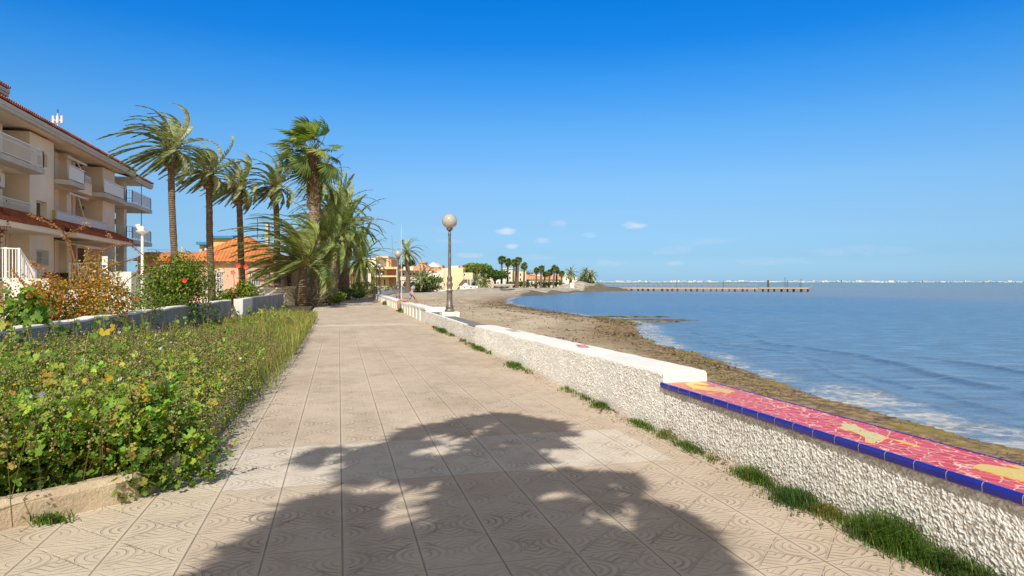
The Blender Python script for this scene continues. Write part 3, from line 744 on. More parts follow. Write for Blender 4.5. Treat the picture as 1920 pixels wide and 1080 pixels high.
# pale top skin
L = np.array(fine); d = np.gradient(L, axis=0); d /= np.linalg.norm(d, axis=1)[:, None]; nr = np.stack([-d[:, 1], d[:, 0]], -1)
P = np.stack([np.concatenate([L+nr*o, np.array(zt)[:, None]+dz], 1) for o, dz in [(-.006,-.025),(-.004,.004),(.02,.014),(.2,.014),(.226,.0)]], 1)
m_ = MB(); m_.grid(P); m_.build('pale_top', M['white_wall'], bw)
m_ = MB(); m_.box(-3.55, -3.12, 24.45, 24.7, -.1, .90); wall_pts = [(-3.47,24.45),(-3.2,27.1)]
m_ = wall_run([(-3.40,24.42),(-3.12,24.46),(-3.12,27.05),(-3.12,27.1)], .24, -.1, [.88]*4); m_.build('white_pier', M['white_wall'], bw)
m_ = MB()
wall_run([(-3.2,27.12),(-3.05,32),(-2.85,38.4)], .22, -.1, [.88,.86,.86]).build('grey_length', M['grey_wall'], bw)
pil = MB(); pil.box(-4.05, -3.66, 5.7, 6.5, -.1, 1.02); tag(pil.build('wall_end_block', M['grey_wall']), 'square grey masonry block at the near end of the garden wall', 'wall')

# ------------------------------------------------------------------ globe lamps
t = NT('frosted_globe'); p = t.obj(); n = t.noise(p, 3, 3); sp = t.n('SeparateXYZ', {0: p})
col = t.mix(n, (.39, .385, .355), (.47, .46, .425))
M['globe'] = t.done(t.prin(col, .18, None, .6, Coat_Weight=.5, Coat_Roughness=.12, Subsurface_Weight=.0))
t = NT('lamp_iron'); p = t.obj(); n = t.noise(p, 7, 5, .6); n2 = t.noise(t.mapping(p, (1, 1, .2)), 14, 4)
M['lampiron'] = t.done(t.prin(t.ramp(n, [(.35, (.10,.09,.085)), (.55, (.19,.17,.155)), (.72, (.30,.255,.215))]), .45, t.bump(n2, .004), .5, Metallic=.35))
def lamp_parts(root):
    pr = [(.15,0),(.155,.03),(.135,.06),(.115,.11),(.125,.13),(.125,.16),(.095,.19),(.085,.55),(.082,.62),(.10,.64),(.10,.665),(.082,.68),(.075,.76),(.095,.80),(.10,.85),(.085,.89),(.070,.93),(.078,.97),(.085,1.02),(.075,1.06),(.055,1.10),(.050,1.14),(.043,2.1),(.040,2.34),(.050,2.36),(.050,2.39),(.036,2.41),(.034,2.48)]
    MB().lathe(pr, 20).build('post', M['lampiron'], root, smooth=True)
    MB().lathe([(.04,2.47),(.085,2.50),(.10,2.53),(.10,2.56),(.06,2.565)], 20).build('collar', M['lampiron'], root, smooth=True)
    g = [(.232*math.sin(a), 2.775-.232*math.cos(a)) for a in np.linspace(.30, math.pi, 26)]
    MB().lathe(g, 32).build('globe', M['globe'], root, smooth=True)
def lamp(px, d, z0, lab, s=1.0):
    x, y, _ = at(px, d)
    if not lamps:
        o = thing('street_lamp', lab, 'lamp', (x, y, z0), 0, 'globe lamps along the promenade'); lamp_parts(o)
    else:
        o = copy_tree(lamps[0]); o.location = (x, y, z0); o['label'] = lab
    o.scale = (s, s, s); lamps.append(o); return o
lamps = []
lamp(843, 20.9, .54, 'nearest globe lamp, iron post standing on a white plinth')
lamp(746.5, 42, .44, 'second globe lamp from the near end, beside the seated person and windblown palm')
lamp(712, 66, .30, 'third globe lamp, just right of the grey litter bin')
lamp(715.6, 115, .1, 'smallest and farthest globe lamp, in front of the cubic cream villa')
x, y, _ = at(843, 20.9)
pl = thing('lamp_plinth', 'white square plinth carrying the nearest globe lamp', 'plinth', (x, y, 0))
MB().box(-.26, .26, -.26, .26, -.45, .46).build('block', M['white_paint'], pl)
MB().box(-.265, .265, -.265, .265, .46, .54).build('cap', M['white_paint'], pl)
m_ = MB().box(3.3, 3.9, 41.0, 41.9, -.5, .44); tag(m_.build('lamp_plinth', M['white_paint']), 'low white plinth under the second globe lamp', 'plinth')
x, y, _ = at(712, 66); m_ = MB().box(x-.3, x+.3, y-.3, y+.3, -.5, .30); tag(m_.build('lamp_plinth', M['white_paint']), 'low white plinth under the third globe lamp', 'plinth')
# cable tie ring on the first post
m_ = MB().tube2([(0,0,.655),(0,0,.685)], [.088,.088], 18); m_.build('band', M['white_metal'], lamps[0])

# litter bin
x, y, _ = at(705, 59)
bn = thing('litter_bin', 'tall dark grey litter bin hung beside the far wall', 'bin', (x, y, 0))
MB().lathe([(.13,.14),(.145,.16),(.16,.82),(.172,.84),(.172,.87),(.15,.87),(.14,.5)], 18).build('bin_body', M['plastic_grey'], bn, smooth=True)
MB().bar((-.22,0,0),(-.22,0,1.15),.05).bar((-.22,0,.8),(-.1,0,.8),.04).build('post', M['iron'], bn)
MB().lathe([(.16,.95),(.17,.98),(.12,1.04),(.03,1.07)], 18).bar((-.22,0,1.0),(0,0,1.0),.03).build('hood', M['plastic_grey'], bn)
# lean posts beyond bin
x, y, _ = at(705.5, 75)
m_ = MB().bar((x,y,0),(x,y,3.35),.09).bar((x,y,3.3),(x+.35,y,3.35),.09); tag(m_.build('sign_post', M['iron']), 'plain dark post with short bent top left of the third lamp', 'post')
# flag poles
for px, d, yt, lean, mt, lab in [(741, 88, 440, -6.5, 'iron', 'thin dark leaning mast behind the second globe lamp'), (752.6, 60, 420, 0, 'white_metal', 'slender white pole standing on the beach by the windblown palm')]:
    b = at(px, d, z=-.3); tp = at(px+lean, d, yt)
    m_ = MB().tube([b, tp], [.035, .012], 6); tag(m_.build('mast', M[mt]), lab, 'pole')

# ------------------------------------------------------------------ the person on the wall
skin_m = simple('skin', (.48, .26, .17), .55, var=.08); shirt_m = None
t = NT('patterned_shirt'); p = t.obj(); v = t.n('TexVoronoi', {'Vector': p, 'Scale': 16.0}).outputs['Color']; s_ = t.n('SeparateColor', {0: v})
M['shirt'] = t.done(t.prin(t.ramp(s_.outputs['Red'], [(0, (.17,.16,.27)), (.4, (.25,.24,.36)), (.7, (.33,.34,.46)), (1, (.46,.48,.58))]), .9))
M['hair'] = simple('dark_hair', (.07, .05, .045), .7); M['shorts'] = simple('shorts', (.34, .20, .17), .8)
def skin_obj(name, joints, edges, mat, parent, root=0, sub=2):
    me = bpy.data.meshes.new(name); me.from_pydata([j[0] for j in joints], edges, []); me.materials.append(mat)
    o = bpy.data.objects.new(name, me); COL.objects.link(o); o.parent = parent
    sk = o.modifiers.new('skin', 'SKIN'); 
    for i, j in enumerate(joints):
        v_ = me.skin_vertices[0].data[i]; v_.radius = (j[1], j[2] if len(j) > 2 else j[1]); v_.use_root = (i == root)
    sk.use_smooth_shade = True
    sb = o.modifiers.new('sub', 'SUBSURF'); sb.levels = sub; sb.render_levels = sub
    return o
x, y, _ = at(756, 34.0)
pe = thing('person', 'person in lavender patterned shirt leaning back on the white wall, bare legs hanging', 'person', (3.32, y, .45), math.radians(90))
# local frame: -x... legs hang toward the promenade (world -X). use unrotated axes with rz=90: local y -> world -x
# joints in local coords: forward f = local +y, right r = local +x, up z
J = [((0,0,.10), .13,.10), ((0,-.10,.28), .12,.10), ((0,-.19,.46), .145,.10), ((0,-.235,.55), .055), ((0,-.26,.64), .05),
     ((.10,.02,.09), .085), ((.11,.42,.10), .062), ((.11,.46,-.12), .055), ((.11,.45,-.34), .036), ((.11,.50,-.38), .034), ((.11,.60,-.40), .028),
     ((-.10,.02,.09), .085), ((-.11,.40,.13), .062), ((-.12,.45,-.10), .055), ((-.12,.43,-.32), .036), ((-.12,.48,-.36), .034), ((-.12,.58,-.38), .028),
     ((.19,-.20,.47), .058), ((.26,-.36,.27), .044), ((.25,-.46,.06), .030), ((.25,-.49,.03), .028),
     ((-.19,-.20,.47), .058), ((-.26,-.36,.27), .044), ((-.25,-.46,.06), .030), ((-.25,-.49,.03), .028)]
E = [(0,1),(1,2),(2,3),(3,4),(0,5),(5,6),(6,7),(7,8),(8,9),(9,10),(0,11),(11,12),(12,13),(13,14),(14,15),(15,16),(2,17),(17,18),(18,19),(19,20),(2,21),(21,22),(22,23),(23,24)]
for w_, s in ((20, 1), (24, -1)):
    wx_, wy_, wz_ = J[w_][0]
    for q, (dx, ln_) in enumerate([(-.028, .055), (-.010, .065), (.010, .062), (.028, .05), (.040*-s, .045)]):
        J.append(((wx_+dx*.8, wy_-.035, wz_-.018), .010)); E.append((w_, len(J)-1))
        J.append(((wx_+dx*(1.2 if q < 4 else 1.5), wy_-.035-ln_*(.9 if q < 4 else .3), wz_-.028), .008)); E.append((len(J)-2, len(J)-1))
bodyo = skin_obj('body', J, E, skin_m, pe)
hd = MB()
nth, nph = 14, 20; V = []
for i in range(nth+1):
    a = math.pi*i/nth
    for j in range(nph):
        b = 2*math.pi*j/nph
        q = Vector((math.sin(a)*math.cos(b)*.076, math.sin(a)*math.sin(b)*.096, -math.cos(a)*.118))
        if q.y > 0 and abs(q.x) < .02 and -.03 < q.z < .02: q.y += .02
        if q.y > .05 and q.z < -.05: q.y += .008
        V.append(tuple(Matrix.Rotation(.55, 3, 'X') @ q + Vector((0, -.285, .72))))
hd.add(V, [(i*nph+j, i*nph+(j+1) % nph, (i+1)*nph+(j+1) % nph, (i+1)*nph+j) for i in range(nth) for j in range(nph)])
hd.build('head', skin_m, pe, smooth=True)
hr = MB(); V2 = []
for i in range(7):
    a = math.pi*(1-i/9)
    for j in range(nph):
        b = 2*math.pi*j/nph
        q = Vector((math.sin(a)*math.cos(b)*.084, math.sin(a)*math.sin(b)*.104-.008, -math.cos(a)*.126))
        V2.append(tuple(Matrix.Rotation(.35, 3, 'X') @ q + Vector((0, -.292, .725))))
hr.add(V2, [(i*nph+j, i*nph+(j+1) % nph, (i+1)*nph+(j+1) % nph, (i+1)*nph+j) for i in range(6) for j in range(nph)]); hr.build('cap', M['shirt'], pe, smooth=True)
skin_obj('shirt', [((0,-.02,.12), .165,.135), ((0,-.10,.28), .15,.125), ((0,-.19,.46), .17,.125), ((0,-.225,.52), .09), ((.19,-.20,.47), .078), ((.235,-.29,.36), .066), ((-.19,-.20,.47), .078), ((-.235,-.29,.36), .066)],
         [(0,1),(1,2),(2,3),(2,4),(4,5),(2,6),(6,7)], M['shirt'], pe)
skin_obj('shorts', [((0,-.01,.09), .15,.115), ((.10,.05,.09), .098), ((.105,.24,.10), .085), ((-.10,.05,.09), .098), ((-.105,.24,.115), .085)], [(0,1),(1,2),(0,3),(3,4)], M['shorts'], pe)
# ------------------------------------------------------------------ palms
WIND = np.array([-CT, ST, 0.0])
def bark_mat(name, c1, c2, ring=9.0):
    t = NT(name); p = t.obj(); sp = t.n('SeparateXYZ', {0: p})
    n = t.noise(t.mapping(p, (1, 1, .6)), 9, 5, .7); n2 = t.noise(t.mapping(p, (2.2, 2.2, .8)), 14, 4, .7)
    r = t.math('SINE', t.math('ADD', t.math('MULTIPLY', sp.outputs['Z'], ring*6.28), t.math('MULTIPLY', n, 6)))
    col = t.mix(t.ramp(n, [(.35, 0), (.65, 1)]), c1, c2)
    col = t.mix(t.math('MULTIPLY', t.ramp(r, [(0, 1), (.4, 0)]), .5), col, sc(c1, .45))
    col = t.mix(t.ramp(n2, [(.55, 0), (.68, .65)]), col, sc(c1, .35))
    return t.done(t.prin(col, .95, t.bump(t.math('ADD', t.math('MULTIPLY', r, .3), n2), .05), .1))
M['bark'] = bark_mat('palm_bark', (.17,.125,.09), (.30,.235,.175))
M['bark_pale'] = bark_mat('palm_bark_pale', (.27,.21,.15), (.46,.37,.27), 7)
M['boot'] = bark_mat('palm_boot', (.20,.13,.07), (.40,.29,.16), 5)
FROND_G = [(.27,.34,.15), (.34,.39,.19), (.21,.28,.125), (.42,.44,.25), (.30,.35,.20)]
def frond(mb, o, az, el, L, g, wind, r, nst=26, lw=.035, ll=.38, cols=FROND_G, dead=0):
    d = np.array([math.cos(el)*math.cos(az), math.cos(el)*math.sin(az), math.sin(el)])
    n = 13; st = L/n; pts = [np.array(o)]; D = [d]
    for i in range(n):
        s = (i+1)/n
        d = d + WIND*wind*(.05+.16*s) + np.array([0, 0, -1])*g*(.05+.13*s)
        d = d/np.linalg.norm(d); pts.append(pts[-1]+d*st); D.append(d)
    pts = np.array(pts); D = np.array(D)
    c0 = np.array(cols[r.integers(len(cols))])*(.75+.5*r.random())
    if dead: c0 = np.array((.24,.17,.085))*(.7+.6*r.random())
    rad = [.022*(1-i/n)+.005 for i in range(n+1)]
    pc = np.array((.30,.27,.09)) if not dead else c0
    mb.tube([tuple(p) for p in pts], rad, 4, tuple(pc*.8+c0*.2), cap=False)
    # leaflets
    tt = np.linspace(.12, 1, nst); idx = tt*n; i0 = np.clip(idx.astype(int), 0, n-1); f = (idx-i0)[:, None]
    P = pts[i0]*(1-f)+pts[i0+1]*f; T = D[i0]*(1-f)+D[i0+1]*f
    up = np.array([0, 0, 1.0]); side = np.cross(T, up); ln = np.linalg.norm(side, axis=1)[:, None]; side = np.where(ln < .05, np.array([1., 0, 0]), side/np.maximum(ln, .05))
    nup = np.cross(side, T)
    for sg in (-1, 1):
        prof = np.sin(np.pi*np.clip(tt*.86+.12, 0, 1))**.6*(1-.35*tt)
        dirv = side*sg*.60 + T*(.70+.5*tt[:, None]) + nup*.22 + WIND*wind*.45 - up*g*.12 + r.normal(0, .10, (nst, 3))
        dirv /= np.linalg.norm(dirv, axis=1)[:, None]
        l = ll*prof*(.85+.3*r.random(nst))
        wv = np.cross(dirv, nup+r.normal(0, .25, (nst, 3))); wv /= np.linalg.norm(wv, axis=1)[:, None]+1e-6
        b = P; m = P + dirv*(l*.5)[:, None] + WIND*wind*.015; e = P + dirv*l[:, None] + WIND*(wind*.06) - up*(.06*g*l)[:, None]
        hw = lw*.6
        V = np.stack([b-wv*hw*.5, b+wv*hw*.5, m+wv*hw, e, m-wv*hw], 1)
        base = (np.arange(nst)*5)[:, None]+np.arange(5)[None]
        cc = np.clip(c0[None]*(.7+.6*r.random((nst, 1))), 0, 1)
        mb.add(V.reshape(-1, 3), [tuple(q) for q in base[:, [0,1,2,4]]]+[tuple(q) for q in base[:, [4,2,3]]], np.repeat(cc, 5, 0))

def date_crown(r, n=46, L=2.5, wind=1.0, lo=-25, hi=84, g=1.0, nst=26, lw=.035, ll=.38, cols=FROND_G):
    mb = MB()
    for i in range(n):
        az = i*2.39996 + r.normal(0, .15); s = (i+.5)/n
        el = math.radians(hi + (lo-hi)*s**.85 + r.normal(0, 5))
        Lf = L*(.8+.35*r.random())*(.75+.35*math.sin(math.pi*min(1, s+.2)))
        o = (.13*math.cos(az), .13*math.sin(az), .05+.35*(1-s))
        frond(mb, o, az, el, Lf, g*(.65+.5*s), wind*(.7+.6*r.random()), r, nst, lw, ll, cols)
    # yellowish bases
    for i in range(22):
        az = i*2.39996; a = (.12*math.cos(az), .12*math.sin(az), -.1); el = math.radians(75-2*i)
        b = (a[0]+.35*math.cos(el)*math.cos(az), a[1]+.35*math.cos(el)*math.sin(az), a[2]+.4*math.sin(el)+.2)
        mb.bar(a, b, .05, .02, (.34, .26, .08))
    return mb
def trunk_mb(H, r0, r1, bend, seed=0, rough=.012, n=14, rings=46, flare=.25):
    """local trunk from (0,0,0) leaning to 'bend'; gently crooked, scarred"""
    P = []; hs = np.linspace(0, 1, rings)
    for i, h in enumerate(hs):
        cx = bend[0]*(h**1.5) + .05*math.sin(h*5+seed)*(h*(1-h))*3; cy = bend[1]*(h**1.5)
        rr_ = r0+(r1-r0)*h + flare*r0*math.exp(-h*H/.35)
        a = np.linspace(0, 2*np.pi, n, endpoint=False)
        rv = rr_*(1+rough/rr_*(vnoise(np.cos(a)*3+seed+7, np.sin(a)*3+h*H*7, seed)-.5)*2 + (.045*(i % 2)))
        P.append(np.stack([cx+rv*np.cos(a), cy+rv*np.sin(a), a*0+h*H], -1))
    P = np.array(P); P = np.concatenate([P, P[:, :1]], 1)
    mb = MB(); mb.grid(P[:, ::-1]); mb.add(P[-1, :-1], [tuple(range(n))]); return mb
def boot_mb(c, r, h, seed):
    R_ = np.random.default_rng(seed); mb = MB()
    mb.lathe([(r*.62, -h), (r*.95, -h*.75), (r*1.05, -h*.35), (r*.9, 0), (r*.5, .12)], 14, c)
    for i in range(70):
        az = i*2.39996; zz = -h+h*1.05*i/70; rr_ = r*(.85+.25*math.sin(math.pi*min(1, max(0, (zz+h)/h))))
        a = (c[0]+rr_*math.cos(az), c[1]+rr_*math.sin(az), c[2]+zz); q = .12
        b = (a[0]+q*.5*math.cos(az), a[1]+q*.5*math.sin(az), a[2]+q)
        mb.bar(a, b, .07, .03)
    return mb
FROND_Y = [(.22,.30,.085), (.28,.34,.11), (.17,.24,.075), (.34,.38,.15), (.25,.31,.12)]
def date_palm(label, px_top, y_top, px_base, d, r0, r1, seed, base_z=0.0, n=46, L=2.5, wind=1.0, lo=-25, bulge=None, g=1.0, group='feather palms along the promenade', bark='bark', boot=True, nst=26, lw=.035, ll=.38, hi=84, boot_h=.75, flare=.25, cols=FROND_G):
    bx, by, _ = at(px_base, d); tx, ty, tz = at(px_top, d, y_top)
    o = thing('palm_tree', label, 'palm tree', (bx, by, base_z), 0, group)
    r = np.random.default_rng(seed); H = tz-base_z; bend = (tx-bx, ty-by)
    trunk_mb(H, r0, r1, bend, seed, flare=flare).build('trunk', M[bark], o)
    c = date_crown(r, n, L, wind, lo, hi, g, nst, lw, ll, cols).build('crown', M['frond'], o); c.location = (bend[0], bend[1], H+.05)
    if boot:
        b = boot_mb((0, 0, 0), bulge or r1*1.6, boot_h, seed).build('boot', M['boot'], o); b.location = (bend[0], bend[1], H+.12)
    return o
date_palm('tall slim feather palm nearest the apartment block, its fronds blown left', 320, 288, 328, 34, .165, .15, 1, n=60, L=2.65, wind=1.5, lo=-38, bulge=.27, ll=.36, lw=.07, nst=36, boot_h=.85)
date_palm('slim feather palm, second from the apartment block, trunk in front of the tiled roof', 391, 333, 397, 37, .185, .16, 2, n=50, L=2.2, wind=1.3, lo=-30, bulge=.24, lw=.07, nst=34, ll=.34)
date_palm('slim feather palm, third from the apartment block, crossing the roof peak', 446, 358, 456, 40, .19, .155, 3, n=52, L=2.3, wind=1.2, lo=-32, bulge=.27, lw=.056, nst=34, ll=.34, boot_h=.95)
date_palm('slim feather palm, fourth from the apartment block, trunk rising behind the bushy palm', 516, 357, 521, 42, .20, .16, 4, n=50, L=2.3, wind=1.05, lo=-35, bulge=.29, lw=.058, nst=34, ll=.34)
date_palm('shaggy feather palm mostly hidden behind the tall fan palm crown', 596, 345, 600, 50, .2, .17, 5, n=56, L=2.9, wind=.5, lo=-25, bulge=.3, lw=.05, cols=FROND_Y)
date_palm('low bushy feather palm with long drooping fronds left of the fan palm trunk', 569, 500, 566, 39, .24, .22, 6, n=64, L=4.2, wind=1.3, lo=-8, hi=86, bulge=.3, g=.85, boot=False, nst=46, lw=.065, ll=.6, cols=FROND_Y)
date_palm('short stout feather palm right behind the fan palm trunk', 612, 462, 607, 46, .33, .27, 7, n=54, L=3.6, wind=.75, lo=-20, bulge=.42, lw=.05, nst=38, ll=.55, cols=FROND_Y)
date_palm('thick pale trunked feather palm leaning right beside the promenade', 631, 432, 622, 52, .42, .36, 8, n=60, L=3.5, wind=.35, lo=-30, bulge=.48, lw=.065, nst=38, ll=.55, bark='bark_pale', cols=FROND_Y)
date_palm('dark thick trunked feather palm at the right edge of the palm clump', 648, 440, 645, 57, .45, .38, 9, n=60, L=3.7, wind=.12, lo=-30, bulge=.5, lw=.07, nst=38, ll=.55, cols=FROND_Y)
date_palm('second dark trunked feather palm squeezed in the middle of the clump', 630, 400, 634, 60, .40, .34, 10, n=50, L=3.6, wind=.3, lo=-20, bulge=.45, lw=.07, nst=36, ll=.55, cols=FROND_Y)
date_palm('stocky feather palm standing apart at the far bend, right of the clump', 676, 492, 674, 74, .75, .62, 11, n=66, L=3.9, wind=.05, lo=-22, bulge=.8, lw=.075, nst=30, ll=.55, bark='bark_pale', cols=FROND_Y)
date_palm('windblown feather palm on the far beach between the second globe lamp and the tiled villa', 763, 476, 765, 110, .42, .30, 12, base_z=-.2, n=34, L=3.2, wind=-.55, lo=-30, bulge=.45, lw=.08, nst=22, ll=.55, g=1.5, group='palms on the far shore')

def fan_leaf(mb, hub, ax, nrm, R_, r, col, wind=.5, nseg=15, spread=2.2, split=.55):
    """palmate leaf: stiff pleated middle, blades free and blown at the tips"""
    ax = ax/np.linalg.norm(ax); sd_ = np.cross(nrm, ax); sd_ /= np.linalg.norm(sd_); nrm = np.cross(ax, sd_)
    for k in range(nseg):
        a = -spread+2*spread*(k+.5)/nseg; da = spread/nseg*1.05
        l = R_*(.72+.28*math.cos(a*.55))*(.9+.2*r.random())
        def pt(ang, q, lift=0): return hub + (ax*math.cos(ang)+sd_*math.sin(ang))*q + nrm*lift
        m = l*split; bendv = WIND*wind*l*.35 - np.array([0,0,1])*l*(.10+.12*r.random())
        tip = pt(a, l)+bendv; mid1 = pt(a-da, m)+bendv*.2; mid2 = pt(a+da, m)+bendv*.2; mc = pt(a, m*.98, .025*R_)+bendv*.2
        q1 = pt(a-da*.6, l*.8)+bendv*.6; q2 = pt(a+da*.6, l*.8)+bendv*.6
        cc = np.array(col)*(.75+.5*r.random())
        mb.add([hub, mid1, mc, mid2, q1, tip, q2], [(0,1,2),(0,2,3),(1,4,2),(2,4,5),(2,5,6),(2,6,3)], tuple(np.clip(cc, 0, 1)))
FAN_G = [(.15,.24,.035), (.21,.30,.04), (.10,.17,.03), (.30,.35,.06), (.14,.20,.05)]
def fan_crown(r, n=40, pl=1.0, R_=.75, wind=.6, lo=-40, hi=85, nseg=15, petr=.018, cols=FAN_G, tilt=.9):
    mb = MB()
    for i in range(n):
        az = i*2.39996+r.normal(0, .2); s = (i+.5)/n; el = math.radians(hi+(lo-hi)*s+r.normal(0, 7))
        d = np.array([math.cos(el)*math.cos(az), math.cos(el)*math.sin(az), math.sin(el)]); l = pl*(.75+.5*r.random())
        d2 = d+WIND*wind*.55; d2 /= np.linalg.norm(d2)
        a = np.array([.1*math.cos(az), .1*math.sin(az), .1]); m = a+d*l*.5; b = m+d2*l*.5
        mb.tube([tuple(a), tuple(m), tuple(b)], [petr*1.4, petr, petr*.7], 4, (.22,.24,.06), cap=False)
        ax = d2+WIND*wind*.5-np.array([0,0,.25*(1-s)]); nr = np.cross(ax, np.cross(np.array([0,0,1.]), d)+r.normal(0, .35, 3))+r.normal(0, .25, 3)
        nr = nr/np.linalg.norm(nr) + np.array([0,0,.4])
        fan_leaf(mb, b, ax, nr, R_*(.75+.5*r.random()), r, cols[r.integers(len(cols))], wind, nseg, spread=2.0 if wind < .3 else 1.35)
    return mb
def fan_palm(label, px_top, y_top, px_base, d, r0, r1, seed, base_z=0., n=40, pl=1.0, R_=.75, wind=.6, lo=-40, nseg=15, group='fan palms', bark='bark', skirt=0, **k):
    bx, by, _ = at(px_base, d); tx, ty, tz = at(px_top, d, y_top)
    o = thing('fan_palm', label, 'palm tree', (bx, by, base_z), 0, group); r = np.random.default_rng(seed)
    H = tz-base_z; bend = (tx-bx, ty-by)
    trunk_mb(H, r0, r1, bend, seed, rough=.03).build('trunk', M[bark], o)
    c = fan_crown(r, n, pl, R_, wind, lo, nseg=nseg, **k).build('crown', M['frond'], o); c.location = (bend[0], bend[1], H)
    if skirt:
        mb = MB()
        for i in range(int(skirt*160)):
            az = r.random()*6.283; zz = -skirt*r.random(); q = r1*(1.0+.3*r.random())
            a = np.array([q*math.cos(az), q*math.sin(az), zz]); b = a+np.array([.14*math.cos(az), .14*math.sin(az), .10+.2*r.random()])
            mb.bar(a, b, .07, .02, np.array((.22,.15,.10))*(.5+.9*r.random()))
        s_ = mb.build('skirt', M['twig'], o); s_.location = (bend[0], bend[1], H)
    return o
# the tall one beside the walk: three straight runs of a slightly crooked trunk
fan_palm('tallest fan palm with shaggy trunk and bright green windblown crown beside the walk', 587, 286, 592, 42.6, .32, .23, 21, n=44, pl=1.35, R_=.95, wind=.75, lo=-48, bark='bark_pale', skirt=3.6, group=None)
# spiny leaf stubs up its trunk
tall = [o for o in bpy.data.objects if o.name == 'fan_palm'][0]
mb = MB(); r = np.random.default_rng(5)
bx, by, _ = at(592, 42.6); tx, ty, tz = at(587, 42.6, 286)
for i in range(520):
    h = r.random()**.9; az = i*2.39996; q = .32+(.23-.32)*h-.01; cx = (tx-bx)*h**1.5+.05*math.sin(h*5+21)*(h*(1-h))*3; cy = (ty-by)*h**1.5
    a = np.array([cx+q*math.cos(az), cy+q*math.sin(az), h*tz]); b = a+np.array([.06*math.cos(az), .06*math.sin(az), .13])
    mb.bar(a, b, .09, .03, np.array((.36,.29,.21))*(.45+.8*r.random()))
mb.build('leaf_stubs', M['twig'], tall)

# the palm behind the camera whose crown shades the foreground
def shadow_palm():
    r = np.random.default_rng(31); ts = np.array(to_sun)
    H = 5.6; k0 = H/ts[2]; c0 = np.array([1.12, 4.35, 0])+ts*k0
    base = np.array([c0[0]-.1, c0[1]-.35, 0]); o = thing('fan_palm', 'fan palm standing behind the viewpoint, its crown shading the near paving', 'palm tree', tuple(base), 0)
    hub = c0-base
    trunk_mb(hub[2]-.2, .24, .19, (hub[0], hub[1]), 3, rough=.02).build('trunk', M['bark'], o)
    mb = MB()
    px = [(985,800,.42),(880,795,.40),(790,812,.36),(1000,835,.34),(960,865,.36),(860,868,.34),(1040,815,.26),(690,850,.30),(600,853,.25),(760,842,.3),(930,890,.38),(885,930,.38),(1010,905,.34),(1085,900,.3),
          (1120,925,.26),(1165,900,.26),(960,960,.44),(930,1010,.46),(1040,1040,.42),(840,1060,.42),(1000,1090,.5),(730,1050,.36),(650,1010,.34),(590,960,.34),(680,960,.28),(540,1020,.34),(480,1075,.38),(600,1085,.4),
          (1215,955,.22),(1250,985,.30),(1285,1020,.30),(1230,1050,.34),(1310,1065,.26),(1160,1075,.38),(1185,1025,.26),(900,900,.36),(960,925,.40),(1010,965,.36),(905,980,.34),(1060,1010,.30),(1100,1050,.40),(980,1015,.42),(1170,1055,.36),(1265,1060,.36),(760,1085,.40),(930,825,.36),(1010,800,.26),(740,872,.30),(805,880,.30),(690,882,.28),(1235,985,.2),(1020,1060,.4),(900,1050,.4),(930,785,.34),(700,1110,.4),(880,1130,.5),(1100,1130,.5),(1000,1180,.5),(420,1130,.4),(560,1150,.45)]
    for i, (x, y, R_) in enumerate(px):
        g = np.array(on(x, y, 0)); h = H + r.uniform(-.35, .55) + .0
        c = g + ts*(h/ts[2]) - base
        # leaf faces the sun roughly, axis radiating from the hub and blown to the left
        ax = (c-hub); ax = ax/np.linalg.norm(ax)+WIND*.5; nr = ts+r.normal(0, .2, 3)
        ax = ax - nr*np.dot(ax, nr)/np.dot(nr, nr)
        if np.linalg.norm(ax) < .1: ax = WIND
        ax /= np.linalg.norm(ax)
        hb = c-ax*R_*.35
        fan_leaf(mb, hb, ax, nr, R_*1.35, r, FAN_G[r.integers(5)], .15, 15, spread=2.0, split=.74)
        md = (hub+hb)/2+np.array([0, 0, .15])
        mb.tube([tuple(hub-np.array([0,0,.1])), tuple(md), tuple(hb)], [.022,.017,.012], 4, (.22,.24,.06), cap=False)
    mb.build('crown', M['frond'], o)
shadow_palm()

# ------------------------------------------------------------------ leaf templates
def mallow_leaf(nl=5, notch=.28):
    """rounded, lobed leaf, unit radius, slightly cupped"""
    V = [(0, 0, 0)]; n = nl*4
    for i in range(n+1):
        a = math.radians(-155)+math.radians(310)*i/n
        q = 1-notch*(1-abs(math.sin((i/n)*nl*math.pi))**.7)
        V.append((q*math.sin(a), q*math.cos(a)*.95+.1, .18*q*q+.05*math.cos(i/n*nl*2*math.pi)))
    return V, [(0, i, i+1) for i in range(1, n+1)]
def simple_leaf(w=.32):
    return [(0,0,0),(w,.35,.06),(w*.75,.72,.05),(0,1.05,-.04),(-w*.75,.72,.05),(-w,.35,.06),(0,.5,-.02)], [(0,1,6),(1,2,6),(2,3,6),(3,4,6),(4,5,6),(5,0,6)]
def small_leaf():
    return [(0,0,0),(.38,.45,.1),(0,1,0),(-.38,.45,.1)], [(0,1,2),(0,2,3)]
ML = mallow_leaf(); ML2 = mallow_leaf(5, .1); SL = simple_leaf(); LL = small_leaf()
def rand_rot(r, k, up=.6, tow=None):
    """random frames whose z axis leans up (leaf normal)"""
    nr = r.normal(0, 1, (k, 3))*(1-up*.75); nr[:, 2] = np.abs(nr[:, 2])*.6+up
    if tow is not None: nr += np.array(tow)[None]
    nr /= np.linalg.norm(nr, axis=1)[:, None]
    t_ = r.normal(0, 1, (k, 3)); t_ -= nr*np.sum(t_*nr, 1)[:, None]; t_ /= np.linalg.norm(t_, axis=1)[:, None]
    return np.stack([np.cross(t_, nr), t_, nr], -1)
def pick(r, pal, p, k, var=.25):
    c = np.array(pal)[r.choice(len(pal), k, p=np.array(p)/np.sum(p))]
    return np.clip(c*(1-var+2*var*r.random((k, 1)))*(1+.12*r.normal(0, 1, (k, 3))), .005, 1)
